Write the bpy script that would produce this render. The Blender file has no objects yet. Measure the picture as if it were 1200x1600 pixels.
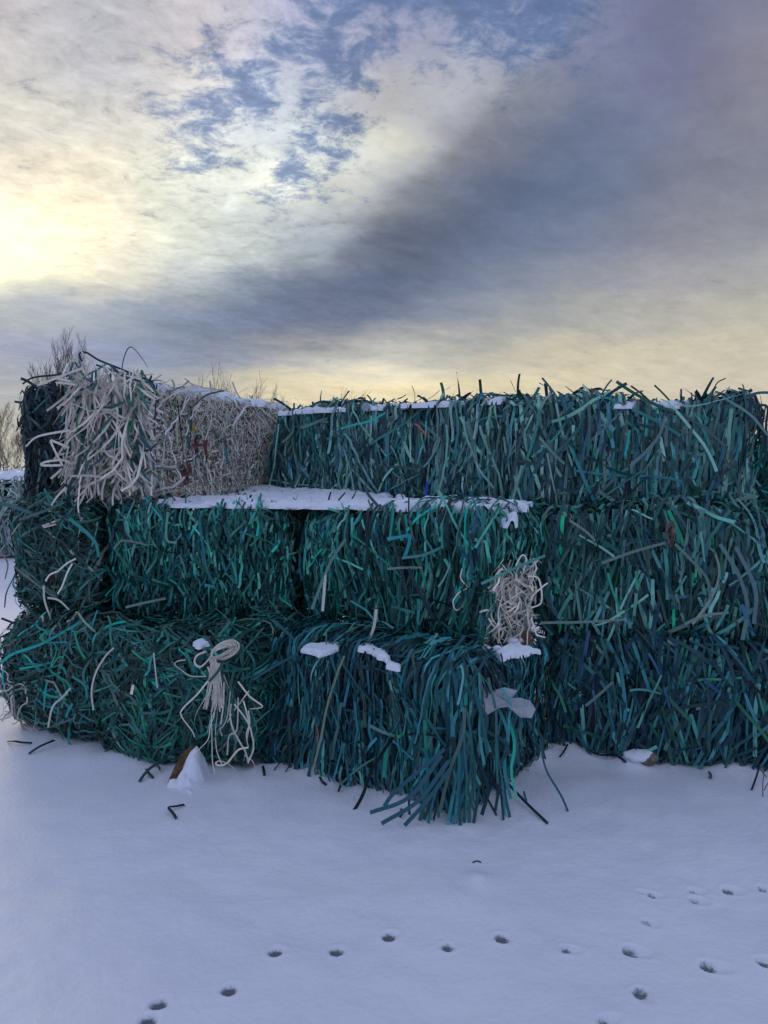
import bpy, math, random
import numpy as np
from mathutils import Vector

S = bpy.context.scene
COL = S.collection
R = math.radians
PI = math.pi

# ------------------------------------------------------------------ camera
CAM_H, PITCH, FPX = 1.62, R(3.4), 1209.0
cam = bpy.data.objects.new('camera', bpy.data.cameras.new('camera'))
COL.objects.link(cam)
cam.data.sensor_fit = 'VERTICAL'
cam.data.sensor_height = 36.0
cam.data.sensor_width = 27.0
cam.data.lens = 36.0 * FPX / 1600.0
cam.data.clip_end = 3000
cam.location = (0, 0, CAM_H)
cam.rotation_euler = (PI / 2 - PITCH, 0, 0)
S.camera = cam


def at(px, py, d):
    """world point seen at photo pixel (px, py), d metres in front along +Y"""
    x, y = (px - 600) / FPX, (800 - py) / FPX
    v = np.array([x, math.cos(PITCH) + y * math.sin(PITCH), -math.sin(PITCH) + y * math.cos(PITCH)])
    v = v * (d / v[1])
    return np.array([v[0], v[1], v[2] + CAM_H])


# ------------------------------------------------------------------ exposure
S.view_settings.view_transform = 'Standard'
S.view_settings.look = 'None'
S.view_settings.exposure = 0.0
S.view_settings.gamma = 1.0
S.view_settings.use_curve_mapping = False

# ------------------------------------------------------------------ sun
SUN_AZ, SUN_EL = R(-29), R(14)
sun = bpy.data.lights.new('sun', 'SUN')
sun.energy = 0.5
sun.angle = R(14)
sun.color = (1.0, 0.86, 0.66)
sun_o = bpy.data.objects.new('sun', sun)
COL.objects.link(sun_o)
sd = Vector((math.sin(SUN_AZ) * math.cos(SUN_EL), math.cos(SUN_AZ) * math.cos(SUN_EL), math.sin(SUN_EL)))
sun_o.rotation_euler = sd.to_track_quat('Z', 'Y').to_euler()

# ------------------------------------------------------------------ sky
SKY_ROWS = [
    (0, 'bebaac bcb9ae b9b8b0 c3bfb1 cbc4b2 d1c9b2 d5ccb3 d8cdb4 d8cdb4 d7cdb4 d4cbb4 d1c9b4 cec6b4 cac4b3 c8c2b2'),
    (3, 'bab7ac b7b6ae b3b5b1 c1beb2 ccc5b2 d4cbb2 d9ceb3 ded2b4 ddd1b4 dbd0b4 d7cdb4 d3cbb4 cfc8b4 cbc4b3 c8c2b2'),
    (5.5, 'abaeb2 a7abb2 a1a8b4 b0b1ae c3beae d9cfb3 e2d6b5 e8dbb6 e4d7b5 dfd3b4 dacfb4 d5cbb4 d0c8b4 cdc5b3 ccc3b2'),
    (8, 'a1a6b6 9ca2b6 969eb6 939cb2 99a0b0 aaacb1 b4b4b2 b9b8b2 bbb9af bfbbad cac3b0 cfc7b1 cdc6b2 cac4b1 c6c2af'),
    (10.5, 'b4b8b6 a9aeb2 a2a9b2 929daf 8894ac 838fa9 828da7 828ca4 8c94a5 989ea7 a8aaaa b1b1ac b6b4ad b7b4ab b7b4aa'),
    (13, 'f9f4d0 ebe7ca ded8c3 bbbebb 9ea7b2 8591a6 7b87a0 75819c 7b869e 838ca0 8f95a3 999ca6 a3a3a9 a6a6a9 a6a7a8'),
    (16, 'f9edcc f5ebcb efe4c8 d8d7c6 c0c5bf a9b0b3 939ba9 80899f 77829a 717d97 78829a 81889c 8c8e9d 91949f 9395a1'),
    (19, 'd9cebf ddd4c1 dcd5c1 d2d2c5 ced1c8 d5d6cb c7c9c2 b0b4b7 8c94a5 717d98 6e7c97 737e96 7d8295 85899a 878a9b'),
    (22, 'c4c2ba c6c3bb c6c3bc c7c6c0 c4c6c5 c0c7cb c7cbc9 d0d0c5 adafb5 8f95a8 79849e 757f9a 7f849b 87899a 8a8a98'),
    (25, 'bfbbba bcbaba b5b5ba bebcbc c0bfbf b5bac5 b6bac4 bbbbc0 b4b6be a7abb8 8c92aa 8288a4 7d819d 8a899b 8f8d9c'),
    (28, 'b9b4b9 b6b3b8 b0b0b7 b7b4b9 b8b5bc adafc0 a7aac0 a3a6bd a0a5bb 9aa0b8 8f96b3 8389a7 797e99 83869c 878a9e'),
    (31, 'b9b4b9 b6b3b8 b0afb6 b5b2b7 b5b1b9 a9aabd 9b9eb9 8c91b2 868eb0 828bae 8089ad 7d84a4 797e98 83879c 878a9e'),
]


def lin(c):
    return c / 12.92 if c <= 0.04045 else ((c + 0.055) / 1.055) ** 2.4


def hexlin(h):
    return tuple(lin(int(h[i:i + 2], 16) / 255) for i in (0, 2, 4)) + (1.0,)


class NG:
    def __init__(self, tree):
        self.t = tree

    def n(self, typ, **kw):
        nd = self.t.nodes.new(typ)
        for k, v in kw.items():
            setattr(nd, k, v)
        return nd

    def put(self, sock, v):
        if hasattr(v, 'links') or isinstance(v, bpy.types.NodeSocket):
            self.t.links.new(v, sock)
        elif v is not None:
            sock.default_value = v

    def m(self, op, a, b=None, c=None, clamp=False):
        nd = self.n('ShaderNodeMath', operation=op, use_clamp=clamp)
        self.put(nd.inputs[0], a)
        if b is not None: self.put(nd.inputs[1], b)
        if c is not None: self.put(nd.inputs[2], c)
        return nd.outputs[0]

    def noise(self, vec, scale, detail=4, rough=0.55, dist=0.0):
        nd = self.n('ShaderNodeTexNoise')
        self.put(nd.inputs['Vector'], vec)
        nd.inputs['Scale'].default_value = scale
        nd.inputs['Detail'].default_value = detail
        nd.inputs['Roughness'].default_value = rough
        nd.inputs['Distortion'].default_value = dist
        return nd

    def smooth(self, v, lo, hi, a=0.0, b=1.0):
        nd = self.n('ShaderNodeMapRange', interpolation_type='SMOOTHSTEP')
        self.put(nd.inputs[0], v)
        for i, x in enumerate((lo, hi, a, b)):
            self.put(nd.inputs[1 + i], x)
        return nd.outputs[0]

    def mix(self, f, a, b, blend='MIX'):
        nd = self.n('ShaderNodeMix', data_type='RGBA', blend_type=blend)
        self.put(nd.inputs[0], f)
        self.put(nd.inputs[6], a)
        self.put(nd.inputs[7], b)
        return nd.outputs[2]

    def comb(self, x, y, z):
        nd = self.n('ShaderNodeCombineXYZ')
        for i, v in enumerate((x, y, z)):
            self.put(nd.inputs[i], v)
        return nd.outputs[0]


def build_world():
    w = bpy.data.worlds.new('World')
    S.world = w
    w.use_nodes = True
    w.node_tree.nodes.clear()
    g = NG(w.node_tree)
    tc = g.n('ShaderNodeTexCoord')
    sep = g.n('ShaderNodeSeparateXYZ')
    g.put(sep.inputs[0], tc.outputs['Generated'])
    x, y, z = sep.outputs
    az0 = g.m('MULTIPLY', g.m('ARCTAN2', x, y), 180 / PI)
    el0 = g.m('MULTIPLY', g.m('ARCSINE', z), 180 / PI)
    # position on a flat cloud deck, so cloud texture foreshortens towards the horizon
    zz = g.m('ADD', g.m('MAXIMUM', z, 0.0), 0.10)
    cx = g.m('DIVIDE', x, zz)
    cy = g.m('DIVIDE', y, zz)
    deck = g.comb(cx, cy, 0.0)
    # streak direction: rotate deck by 35 deg and stretch
    ca, sa = math.cos(R(52)), math.sin(R(52))
    sx = g.m('ADD', g.m('MULTIPLY', cx, ca), g.m('MULTIPLY', cy, sa))
    sy = g.m('SUBTRACT', g.m('MULTIPLY', cy, ca), g.m('MULTIPLY', cx, sa))
    streak = g.comb(g.m('MULTIPLY', sx, 0.5), sy, 3.7)
    w1 = g.noise(deck, 1.1, 4, 0.5)
    ws = g.n('ShaderNodeSeparateColor')
    g.put(ws.inputs[0], w1.outputs['Color'])
    w2 = g.noise(deck, 4.2, 4, 0.6)
    ws2 = g.n('ShaderNodeSeparateColor')
    g.put(ws2.inputs[0], w2.outputs['Color'])
    # (az, el) layout coordinates, warped by the deck noise
    az = g.m('ADD', az0, g.m('MULTIPLY', g.m('SUBTRACT', ws.outputs[0], 0.5), 5.5))
    az = g.m('ADD', az, g.m('MULTIPLY', g.m('SUBTRACT', ws2.outputs[0], 0.5), 3.5))
    el = g.m('ADD', el0, g.m('MULTIPLY', g.m('SUBTRACT', ws.outputs[1], 0.5), 3.0))
    el = g.m('ADD', el, g.m('MULTIPLY', g.m('SUBTRACT', ws2.outputs[1], 0.5), 2.2))
    u = g.m('DIVIDE', g.m('ADD', az, 28.0), 56.0, clamp=True)
    col = None
    for i, (e, cs) in enumerate(SKY_ROWS):
        cr = g.n('ShaderNodeValToRGB')
        g.put(cr.inputs[0], u)
        cr.color_ramp.interpolation = 'CARDINAL'
        els = cr.color_ramp.elements
        cl = cs.split()
        els[0].position, els[0].color = 0.0, hexlin(cl[0])
        els[1].position, els[1].color = 1.0, hexlin(cl[-1])
        for k in range(1, len(cl) - 1):
            ne = els.new(k / (len(cl) - 1))
            ne.color = hexlin(cl[k])
        if col is None:
            col = cr.outputs[0]
        else:
            col = g.mix(g.smooth(el, SKY_ROWS[i - 1][0], e), col, cr.outputs[0])
    # lower cloud bank: sharp upper edge climbing from lower left to upper right, long soft lower side
    fc = g.n('ShaderNodeFloatCurve')
    edge_pts = [(-24, 10.2), (-17, 11.6), (-12, 14.0), (-7, 15.2), (-2, 17.0), (2, 19.8), (5.5, 22.8), (9, 25.6), (13, 28.6), (17, 31.0), (28, 34.0)]
    cm = fc.mapping.curves[0]
    cm.points[0].location = ((edge_pts[0][0] + 28) / 56, edge_pts[0][1] / 40)
    cm.points[1].location = ((edge_pts[-1][0] + 28) / 56, edge_pts[-1][1] / 40)
    for (a_, e_) in edge_pts[1:-1]:
        cm.points.new((a_ + 28) / 56, e_ / 40)
    fc.mapping.update()
    g.put(fc.inputs['Value'], u)
    dd = g.m('SUBTRACT', el, g.m('MULTIPLY', fc.outputs[0], 40.0))
    bank = g.m('MULTIPLY', g.smooth(dd, 0.7, -1.2), g.smooth(dd, -13.0, -4.0))
    bank = g.m('MULTIPLY', bank, g.m('MULTIPLY', g.smooth(az, -24.0, -6.0), g.smooth(az, 19.0, 6.0, 0.08, 1.0)))
    above = g.m('MULTIPLY', g.smooth(dd, 0.2, 2.0), g.smooth(dd, 7.0, 2.5))
    above = g.m('MULTIPLY', above, g.m('MULTIPLY', g.smooth(az, -14.0, -6.0), g.smooth(az, 9.0, 4.0)))
    # thin mottled layer with blue gaps
    gap = None
    for (a, e, ra, re, k) in ((-9.6, 24.8, 5.4, 3.4, 1.05), (-12.6, 22.6, 4.6, 2.4, .9), (-7.0, 19.6, 3.2, 2.2, 1.05),
                              (-3.9, 27.4, 6.0, 3.4, 1.0), (9.5, 28.8, 6.0, 3.4, 1.1), (1.0, 30.5, 11.0, 3.0, 1.1), (-13.6, 20.1, 3.0, 1.7, .8),
                              (-4.5, 23.0, 3.4, 4.4, .9)):
        d2 = g.m('ADD', g.m('POWER', g.m('ABSOLUTE', g.m('DIVIDE', g.m('SUBTRACT', az, a), ra)), 2.0),
                 g.m('POWER', g.m('ABSOLUTE', g.m('DIVIDE', g.m('SUBTRACT', el, e), re)), 2.0))
        b = g.m('MULTIPLY', g.m('POWER', 2.718, g.m('MULTIPLY', d2, -1.0)), k)
        gap = b if gap is None else g.m('MAXIMUM', gap, b)
    # a narrow line of puffs crossing the blue gaps
    sdist = g.m('SUBTRACT', g.m('MULTIPLY', g.m('ADD', az, 6.2), .90), g.m('MULTIPLY', g.m('SUBTRACT', el, 26.0), .435))
    line = g.m('POWER', 2.718, g.m('MULTIPLY', g.m('POWER', g.m('ABSOLUTE', g.m('DIVIDE', sdist, 0.85)), 2.0), -1.0))
    line = g.m('MULTIPLY', line, g.m('MULTIPLY', g.smooth(el, 15.5, 18.0), g.smooth(el, 29.0, 25.5)))
    gap = g.m('MULTIPLY', gap, g.m('SUBTRACT', 1.0, g.m('MULTIPLY', line, 0.75)))
    puff = g.noise(deck, 10.5, 9, 0.68, 0.5).outputs['Fac']
    puff2 = g.noise(deck, 34.0, 7, 0.68, 0.3).outputs['Fac']
    pf = g.m('ADD', g.m('MULTIPLY', puff, 0.72), g.m('MULTIPLY', puff2, 0.28))
    gmask = g.smooth(g.m('ADD', gap, g.m('MULTIPLY', g.m('SUBTRACT', 0.5, pf), 4.6)), 0.28, 1.15)
    sky = g.n('ShaderNodeTexSky', sky_type='NISHITA', sun_disc=False)
    sky.sun_elevation = SUN_EL
    sky.sun_rotation = SUN_AZ
    sky.air_density = 1.0
    sky.dust_density = 0.6
    sky.ozone_density = 2.0
    # everything below is in units of Background strength 0.1
    col = g.mix(1.0, col, (10, 10, 10, 1), 'MULTIPLY')
    blue = g.mix(0.2, (1.35, 2.05, 3.9, 1), sky.outputs[0])
    col = g.mix(g.m('MULTIPLY', gmask, 0.88), col, blue)
    # brightness texture: streaks plus puffs, weaker inside the dark band
    st = g.noise(streak, 3.0, 6, 0.6, 0.3).outputs['Fac']
    st2 = g.noise(streak, 9.0, 5, 0.6, 0.5).outputs['Fac']
    rip = g.noise(g.comb(g.m('MULTIPLY', sx, 0.9), g.m('MULTIPLY', sy, 1.0), 9.1), 15.0, 7, 0.68, 0.5).outputs['Fac']
    tex = g.m('ADD', g.m('MULTIPLY', g.m('SUBTRACT', st, 0.5), 0.34), g.m('MULTIPLY', g.m('SUBTRACT', st2, 0.5), 0.30))
    tex = g.m('ADD', tex, g.m('MULTIPLY', g.m('SUBTRACT', rip, 0.5), g.smooth(el, 3.0, 14.0, 0.24, 0.30)))
    thin = g.m('MULTIPLY', g.smooth(az, 2.0, -12.0), g.smooth(el, 9.0, 16.0, 0.5, 1.55))
    tex = g.m('ADD', tex, g.m('MULTIPLY', g.m('SUBTRACT', pf, 0.5), g.m('ADD', g.m('MULTIPLY', gap, 1.2), thin)))
    # brighter veil in front of the hidden sun
    da = g.m('DIVIDE', g.m('ADD', az, 28.0), 9.0)
    de = g.m('DIVIDE', g.m('SUBTRACT', el, 14.5), 4.0)
    glow = g.m('POWER', 2.718, g.m('MULTIPLY', g.m('ADD', g.m('MULTIPLY', da, da), g.m('MULTIPLY', de, de)), -1.0))
    tex = g.m('ADD', tex, g.m('MULTIPLY', glow, 0.24))
    dl = g.m('DIVIDE', g.m('ADD', az, 1.5), 8.0)
    de2 = g.m('DIVIDE', g.m('SUBTRACT', el, 7.0), 1.3)
    low = g.m('POWER', 2.718, g.m('MULTIPLY', g.m('ADD', g.m('MULTIPLY', dl, dl), g.m('MULTIPLY', de2, de2)), -1.0))
    tex = g.m('ADD', tex, g.m('MULTIPLY', low, 0.28))
    tex = g.m('ADD', tex, g.m('ADD', g.m('MULTIPLY', bank, -0.27), g.m('MULTIPLY', above, 0.12)))
    tex = g.m('ADD', tex, g.m('ADD', g.m('MULTIPLY', thin, 0.16), g.m('MULTIPLY', line, 0.16)))
    tex = g.m('ADD', tex, 1.0)
    tv = g.comb(tex, tex, tex)
    col = g.mix(1.0, col, tv, 'MULTIPLY')
    # the rest of the sky (overhead, sides, behind the viewer): dusk-blue broken cloud
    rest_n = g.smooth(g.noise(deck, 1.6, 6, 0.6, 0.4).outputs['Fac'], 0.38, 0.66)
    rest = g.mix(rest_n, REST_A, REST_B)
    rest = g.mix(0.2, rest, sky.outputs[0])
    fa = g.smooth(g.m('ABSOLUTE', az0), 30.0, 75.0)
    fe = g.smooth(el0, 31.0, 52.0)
    colv = col
    gm = g.n('ShaderNodeGamma')
    g.put(gm.inputs[0], g.mix(1.0, colv, (.145, .145, .145, 1), 'MULTIPLY'))
    gm.inputs[1].default_value = 1.05
    colv = g.mix(1.0, gm.outputs[0], (6.9, 6.9, 6.9, 1), 'MULTIPLY')
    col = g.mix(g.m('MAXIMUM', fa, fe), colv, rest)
    bg = g.n('ShaderNodeBackground')
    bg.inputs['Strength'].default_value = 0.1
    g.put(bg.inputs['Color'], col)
    out = g.n('ShaderNodeOutputWorld')
    g.put(out.inputs[0], bg.outputs[0])
    w.cycles.sampling_method = 'MANUAL'
    w.cycles.sample_map_resolution = 512


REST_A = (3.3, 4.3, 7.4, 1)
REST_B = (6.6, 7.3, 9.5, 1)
build_world()

# ------------------------------------------------------------------ helpers
def new_mesh_obj(name, verts, faces, mats, cols=None, parent=None, smooth=True, midx=None, tris=None):
    """verts (N,3), faces (M,4) quads, tris (T,3); cols (N,3|4) goes to the 'tint' attribute"""
    me = bpy.data.meshes.new(name)
    verts = np.asarray(verts, np.float32)
    nf = len(faces) if faces is not None else 0
    nt = len(tris) if tris is not None else 0
    me.vertices.add(len(verts))
    me.vertices.foreach_set('co', verts.ravel())
    loops = []
    starts = []
    if nf:
        faces = np.asarray(faces, np.int32)
        loops.append(faces.ravel())
        starts.append(np.arange(nf) * 4)
    if nt:
        tris = np.asarray(tris, np.int32)
        loops.append(tris.ravel())
        starts.append(nf * 4 + np.arange(nt) * 3)
    loops = np.concatenate(loops)
    me.loops.add(len(loops))
    me.loops.foreach_set('vertex_index', loops.astype(np.int32))
    me.polygons.add(nf + nt)
    me.polygons.foreach_set('loop_start', np.concatenate(starts).astype(np.int32))
    for m in (mats if isinstance(mats, (list, tuple)) else [mats]):
        me.materials.append(m)
    if midx is not None:
        me.polygons.foreach_set('material_index', np.asarray(midx, np.int32))
    me.update(calc_edges=True)
    me.polygons.foreach_set('use_smooth', np.full(nf + nt, bool(smooth)))
    if cols is not None:
        c = np.ones((len(verts), 4), np.float32)
        c[:, :cols.shape[1]] = cols
        a = me.attributes.new('tint', 'FLOAT_COLOR', 'POINT')
        a.data.foreach_set('color', c.ravel())
    me.validate()
    o = bpy.data.objects.new(name, me)
    COL.objects.link(o)
    if parent is not None:
        o.parent = parent
    return o


def tag(o, label=None, cat=None, group=None, kind=None):
    if label: o['label'] = label
    if cat: o['category'] = cat
    if group: o['group'] = group
    if kind: o['kind'] = kind
    return o


def empty(name, loc, rz=0.0):
    o = bpy.data.objects.new(name, None)
    COL.objects.link(o)
    o.empty_display_size = 0.1
    o.location = loc
    o.rotation_euler = (0, 0, rz)
    return o


def wave(p, rng, amp, freq, n=6):
    """smooth pseudo-noise at points p (...,3)"""
    s = np.zeros(p.shape[:-1])
    for i in range(n):
        f = freq * (0.6 + 1.2 * rng.random())
        d = rng.normal(size=3)
        d /= np.linalg.norm(d)
        s += np.sin((p @ d) * f + rng.random() * 6.28)
    return amp * s / math.sqrt(n)


def perlin2(x, y, seed):
    rng = np.random.default_rng(seed)
    G = rng.uniform(0, 2 * PI, (256, 256))
    xi, yi = np.floor(x).astype(int), np.floor(y).astype(int)
    xf, yf = x - xi, y - yi
    u, v = xf ** 3 * (xf * (xf * 6 - 15) + 10), yf ** 3 * (yf * (yf * 6 - 15) + 10)

    def dot(i, j):
        a = G[(xi + i) % 256, (yi + j) % 256]
        return np.cos(a) * (xf - i) + np.sin(a) * (yf - j)
    a = dot(0, 0) * (1 - u) + dot(1, 0) * u
    b = dot(0, 1) * (1 - u) + dot(1, 1) * u
    return (a * (1 - v) + b * v) * 1.6


def fbm2(x, y, seed, oct=4, f=1.0, gain=0.5):
    x, y = np.asarray(x, float), np.asarray(y, float)
    s = np.zeros_like(x)
    a = 1.0
    for o in range(oct):
        th = seed * 1.3 + o * 1.1
        c, sn = math.cos(th), math.sin(th)
        s = s + a * perlin2((x * c - y * sn) * f + 17.3 * o + seed, (x * sn + y * c) * f - 9.1 * o, seed * 31 + o)
        a *= gain
        f *= 2.03
    return s


# ------------------------------------------------------------------ materials
def mat_principled(name):
    m = bpy.data.materials.new(name)
    m.use_nodes = True
    return m, NG(m.node_tree), m.node_tree.nodes['Principled BSDF']


def mat_strap():
    m, g, b = mat_principled('plastic_strap')
    at_ = g.n('ShaderNodeAttribute', attribute_name='tint')
    tc = g.n('ShaderNodeTexCoord')
    n1 = g.noise(tc.outputs['Object'], 7.0, 4, 0.6).outputs['Fac']
    n2 = g.noise(tc.outputs['Object'], 120.0, 3, 0.6).outputs['Fac']
    v = g.m('ADD', g.m('MULTIPLY', n1, 0.55), g.m('MULTIPLY', n2, 0.75))
    v = g.m('ADD', v, 0.35)
    col = g.mix(1.0, at_.outputs['Color'], g.comb(v, v, v), 'MULTIPLY')
    dust = g.smooth(g.noise(tc.outputs['Object'], 38.0, 4, 0.65).outputs['Fac'], 0.5, 0.75)
    col = g.mix(g.m('MULTIPLY', dust, 0.08), col, (0.22, 0.24, 0.23, 1))
    g.put(b.inputs['Base Color'], col)
    b.inputs['Roughness'].default_value = 0.5
    b.inputs['Specular IOR Level'].default_value = 0.35
    g.put(b.inputs['Roughness'], g.smooth(n2, 0.2, 0.8, 0.38, 0.7))
    return m


def mat_core():
    m, g, b = mat_principled('packed_core')
    tc = g.n('ShaderNodeTexCoord')
    mp = g.n('ShaderNodeMapping')
    g.put(mp.inputs[0], tc.outputs['Object'])
    mp.inputs['Scale'].default_value = (1, 1, 0.12)
    n = g.noise(mp.outputs[0], 60.0, 4, 0.6).outputs['Fac']
    g.put(b.inputs['Base Color'], g.mix(g.smooth(n, 0.35, 0.7), (0.004, 0.014, 0.02, 1), (0.012, 0.05, 0.055, 1)))
    b.inputs['Roughness'].default_value = 0.7
    return m


def mat_snow(name, base=(0.80, 0.82, 0.86), print_tint=False):
    m, g, b = mat_principled(name)
    tc = g.n('ShaderNodeTexCoord')
    pos = g.n('ShaderNodeNewGeometry').outputs['Position']
    n1 = g.noise(pos, 1.3, 5, 0.6).outputs['Fac']
    n2 = g.noise(pos, 14.0, 4, 0.6).outputs['Fac']
    a = g.mix(g.smooth(n1, 0.3, 0.75), (base[0] * .93, base[1] * .92, base[2] * .96, 1), base + (1,))
    # grey grit blown over the crust
    grit = g.smooth(g.noise(pos, 60.0, 3, 0.7).outputs['Fac'], 0.72, 0.80)
    a = g.mix(g.m('MULTIPLY', grit, 0.3), a, (0.35, 0.36, 0.38, 1))
    if print_tint:  # darker, bluish-black colour inside the footprints
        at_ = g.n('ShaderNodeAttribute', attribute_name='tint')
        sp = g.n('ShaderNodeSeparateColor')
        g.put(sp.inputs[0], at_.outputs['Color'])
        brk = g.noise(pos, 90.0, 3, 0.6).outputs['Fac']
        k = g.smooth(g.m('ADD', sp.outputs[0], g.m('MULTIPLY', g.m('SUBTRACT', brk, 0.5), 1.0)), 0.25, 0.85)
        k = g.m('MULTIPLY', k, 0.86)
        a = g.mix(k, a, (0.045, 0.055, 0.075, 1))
    g.put(b.inputs['Base Color'], a)
    b.inputs['Roughness'].default_value = 0.55
    b.inputs['Specular IOR Level'].default_value = 0.3
    b.inputs['Subsurface Weight'].default_value = 0.0
    bump = g.n('ShaderNodeBump')
    bump.inputs['Strength'].default_value = 0.5
    bump.inputs['Distance'].default_value = 0.004
    fine = g.noise(pos, 260.0, 3, 0.7).outputs['Fac']
    mid = g.noise(pos, 45.0, 4, 0.6).outputs['Fac']
    g.put(bump.inputs['Height'], g.m('ADD', g.m('MULTIPLY', fine, 0.5), g.m('MULTIPLY', mid, 2.2)))
    g.put(b.inputs['Normal'], bump.outputs[0])
    return m


def mat_simple(name, c1, c2, scale=20.0, rough=0.8, spec=0.2, alpha=None):
    m, g, b = mat_principled(name)
    tc = g.n('ShaderNodeTexCoord')
    n = g.noise(tc.outputs['Object'], scale, 5, 0.65).outputs['Fac']
    g.put(b.inputs['Base Color'], g.mix(g.smooth(n, 0.3, 0.7), tuple(c1) + (1,), tuple(c2) + (1,)))
    b.inputs['Roughness'].default_value = rough
    b.inputs['Specular IOR Level'].default_value = spec
    if alpha is not None:
        b.inputs['Alpha'].default_value = alpha
    return m


M_PALE = mat_simple('pressed_pale_core', (0.30, 0.26, 0.23), (0.60, 0.55, 0.50), 45.0, 0.8)
M_STRAP = mat_strap()
M_CORE = mat_core()
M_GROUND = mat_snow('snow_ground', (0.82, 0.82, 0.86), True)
M_SNOW = mat_snow('fresh_snow', (0.82, 0.85, 0.90))
M_BARK = mat_simple('winter_bark', (0.07, 0.06, 0.058), (0.15, 0.13, 0.12), 8.0, 0.9)
M_WIRE = mat_simple('rusty_wire', (0.02, 0.018, 0.02), (0.06, 0.04, 0.035), 60.0, 0.6)
M_CARD = mat_simple('wet_cardboard', (0.10, 0.055, 0.03), (0.22, 0.13, 0.07), 25.0, 0.85)
M_STONE = mat_simple('rough_stone', (0.08, 0.07, 0.05), (0.24, 0.20, 0.15), 30.0, 0.9)
M_RAG = mat_simple('brown_rag', (0.08, 0.06, 0.055), (0.20, 0.16, 0.145), 40.0, 0.9)
M_SHEET = mat_simple('milky_plastic', (0.30, 0.33, 0.37), (0.42, 0.45, 0.48), 9.0, 0.35, 0.5, 0.86)

# palettes: (colour, weight)
TEAL = dict(
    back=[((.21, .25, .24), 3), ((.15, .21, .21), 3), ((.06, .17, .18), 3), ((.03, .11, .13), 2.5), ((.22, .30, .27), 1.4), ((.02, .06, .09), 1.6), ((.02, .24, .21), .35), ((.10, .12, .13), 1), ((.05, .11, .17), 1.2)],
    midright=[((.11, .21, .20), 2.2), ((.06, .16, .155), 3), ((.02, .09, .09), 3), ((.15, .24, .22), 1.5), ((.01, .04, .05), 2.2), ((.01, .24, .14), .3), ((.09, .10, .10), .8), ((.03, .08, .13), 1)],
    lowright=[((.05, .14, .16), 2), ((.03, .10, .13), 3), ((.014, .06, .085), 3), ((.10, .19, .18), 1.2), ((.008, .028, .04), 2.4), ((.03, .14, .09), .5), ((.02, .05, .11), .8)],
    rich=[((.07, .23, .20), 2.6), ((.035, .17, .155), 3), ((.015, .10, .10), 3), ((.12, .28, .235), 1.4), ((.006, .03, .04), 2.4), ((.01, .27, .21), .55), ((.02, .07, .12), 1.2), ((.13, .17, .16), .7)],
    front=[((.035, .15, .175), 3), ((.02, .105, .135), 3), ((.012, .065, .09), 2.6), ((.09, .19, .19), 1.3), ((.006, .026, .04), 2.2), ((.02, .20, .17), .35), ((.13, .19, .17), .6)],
    tangle=[((.03, .14, .125), 2.6), ((.015, .085, .085), 3), ((.06, .135, .12), 1.6), ((.006, .03, .035), 2.6), ((.01, .24, .20), .9), ((.17, .17, .145), .4), ((.08, .085, .075), .8), ((.03, .20, .11), .4)],
    column=[((.05, .10, .10), 2.5), ((.025, .095, .09), 2.8), ((.09, .115, .105), 1.5), ((.008, .03, .035), 2.5), ((.02, .20, .17), .7), ((.20, .19, .165), .5), ((.11, .09, .072), .6)],
    slate=[((.032, .044, .054), 3), ((.018, .028, .038), 3), ((.06, .075, .085), 1.5), ((.008, .014, .022), 2.5), ((.02, .06, .062), .7)],
    cream=[((.75, .71, .65), 3), ((.62, .58, .53), 2.5), ((.33, .30, .27), 1.6), ((.64, .61, .55), 1.4), ((.20, .17, .15), .8)],
    pressed=[((.84, .75, .64), 3), ((.76, .66, .56), 3), ((.62, .53, .45), 2), ((.88, .82, .72), 2.2), ((.42, .35, .31), 1.0), ((.08, .05, .045), .5), ((.20, .045, .045), .22), ((.03, .13, .12), .25), ((.34, .28, .09), .08)],
    net=[((.01, .26, .22), 3), ((.01, .17, .15), 2.5), ((.03, .10, .10), 2), ((.5, .52, .5), .8), ((.01, .04, .05), 2)],
    pale=[((.40, .40, .38), 3), ((.30, .30, .29), 3), ((.18, .18, .18), 2)],
)


BOOST = np.array([1.22, 1.9, 1.72])


def pick(rng, pal, n):
    c = np.array([p[0] for p in pal], float)
    w = np.array([p[1] for p in pal], float)
    i = rng.choice(len(c), n, p=w / w.sum())
    out = c[i] * np.where(c[i].max(1, keepdims=True) < .4, BOOST, 1.0) * np.where(c[i].max(1, keepdims=True) < .4, 0.20 + 1.15 * rng.random((n, 1)) ** 1.5, 0.72 + .42 * rng.random((n, 1)))
    out *= 1 + 0.04 * rng.normal(size=(n, 3))
    return np.clip(out, 0.002, 0.9)


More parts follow.
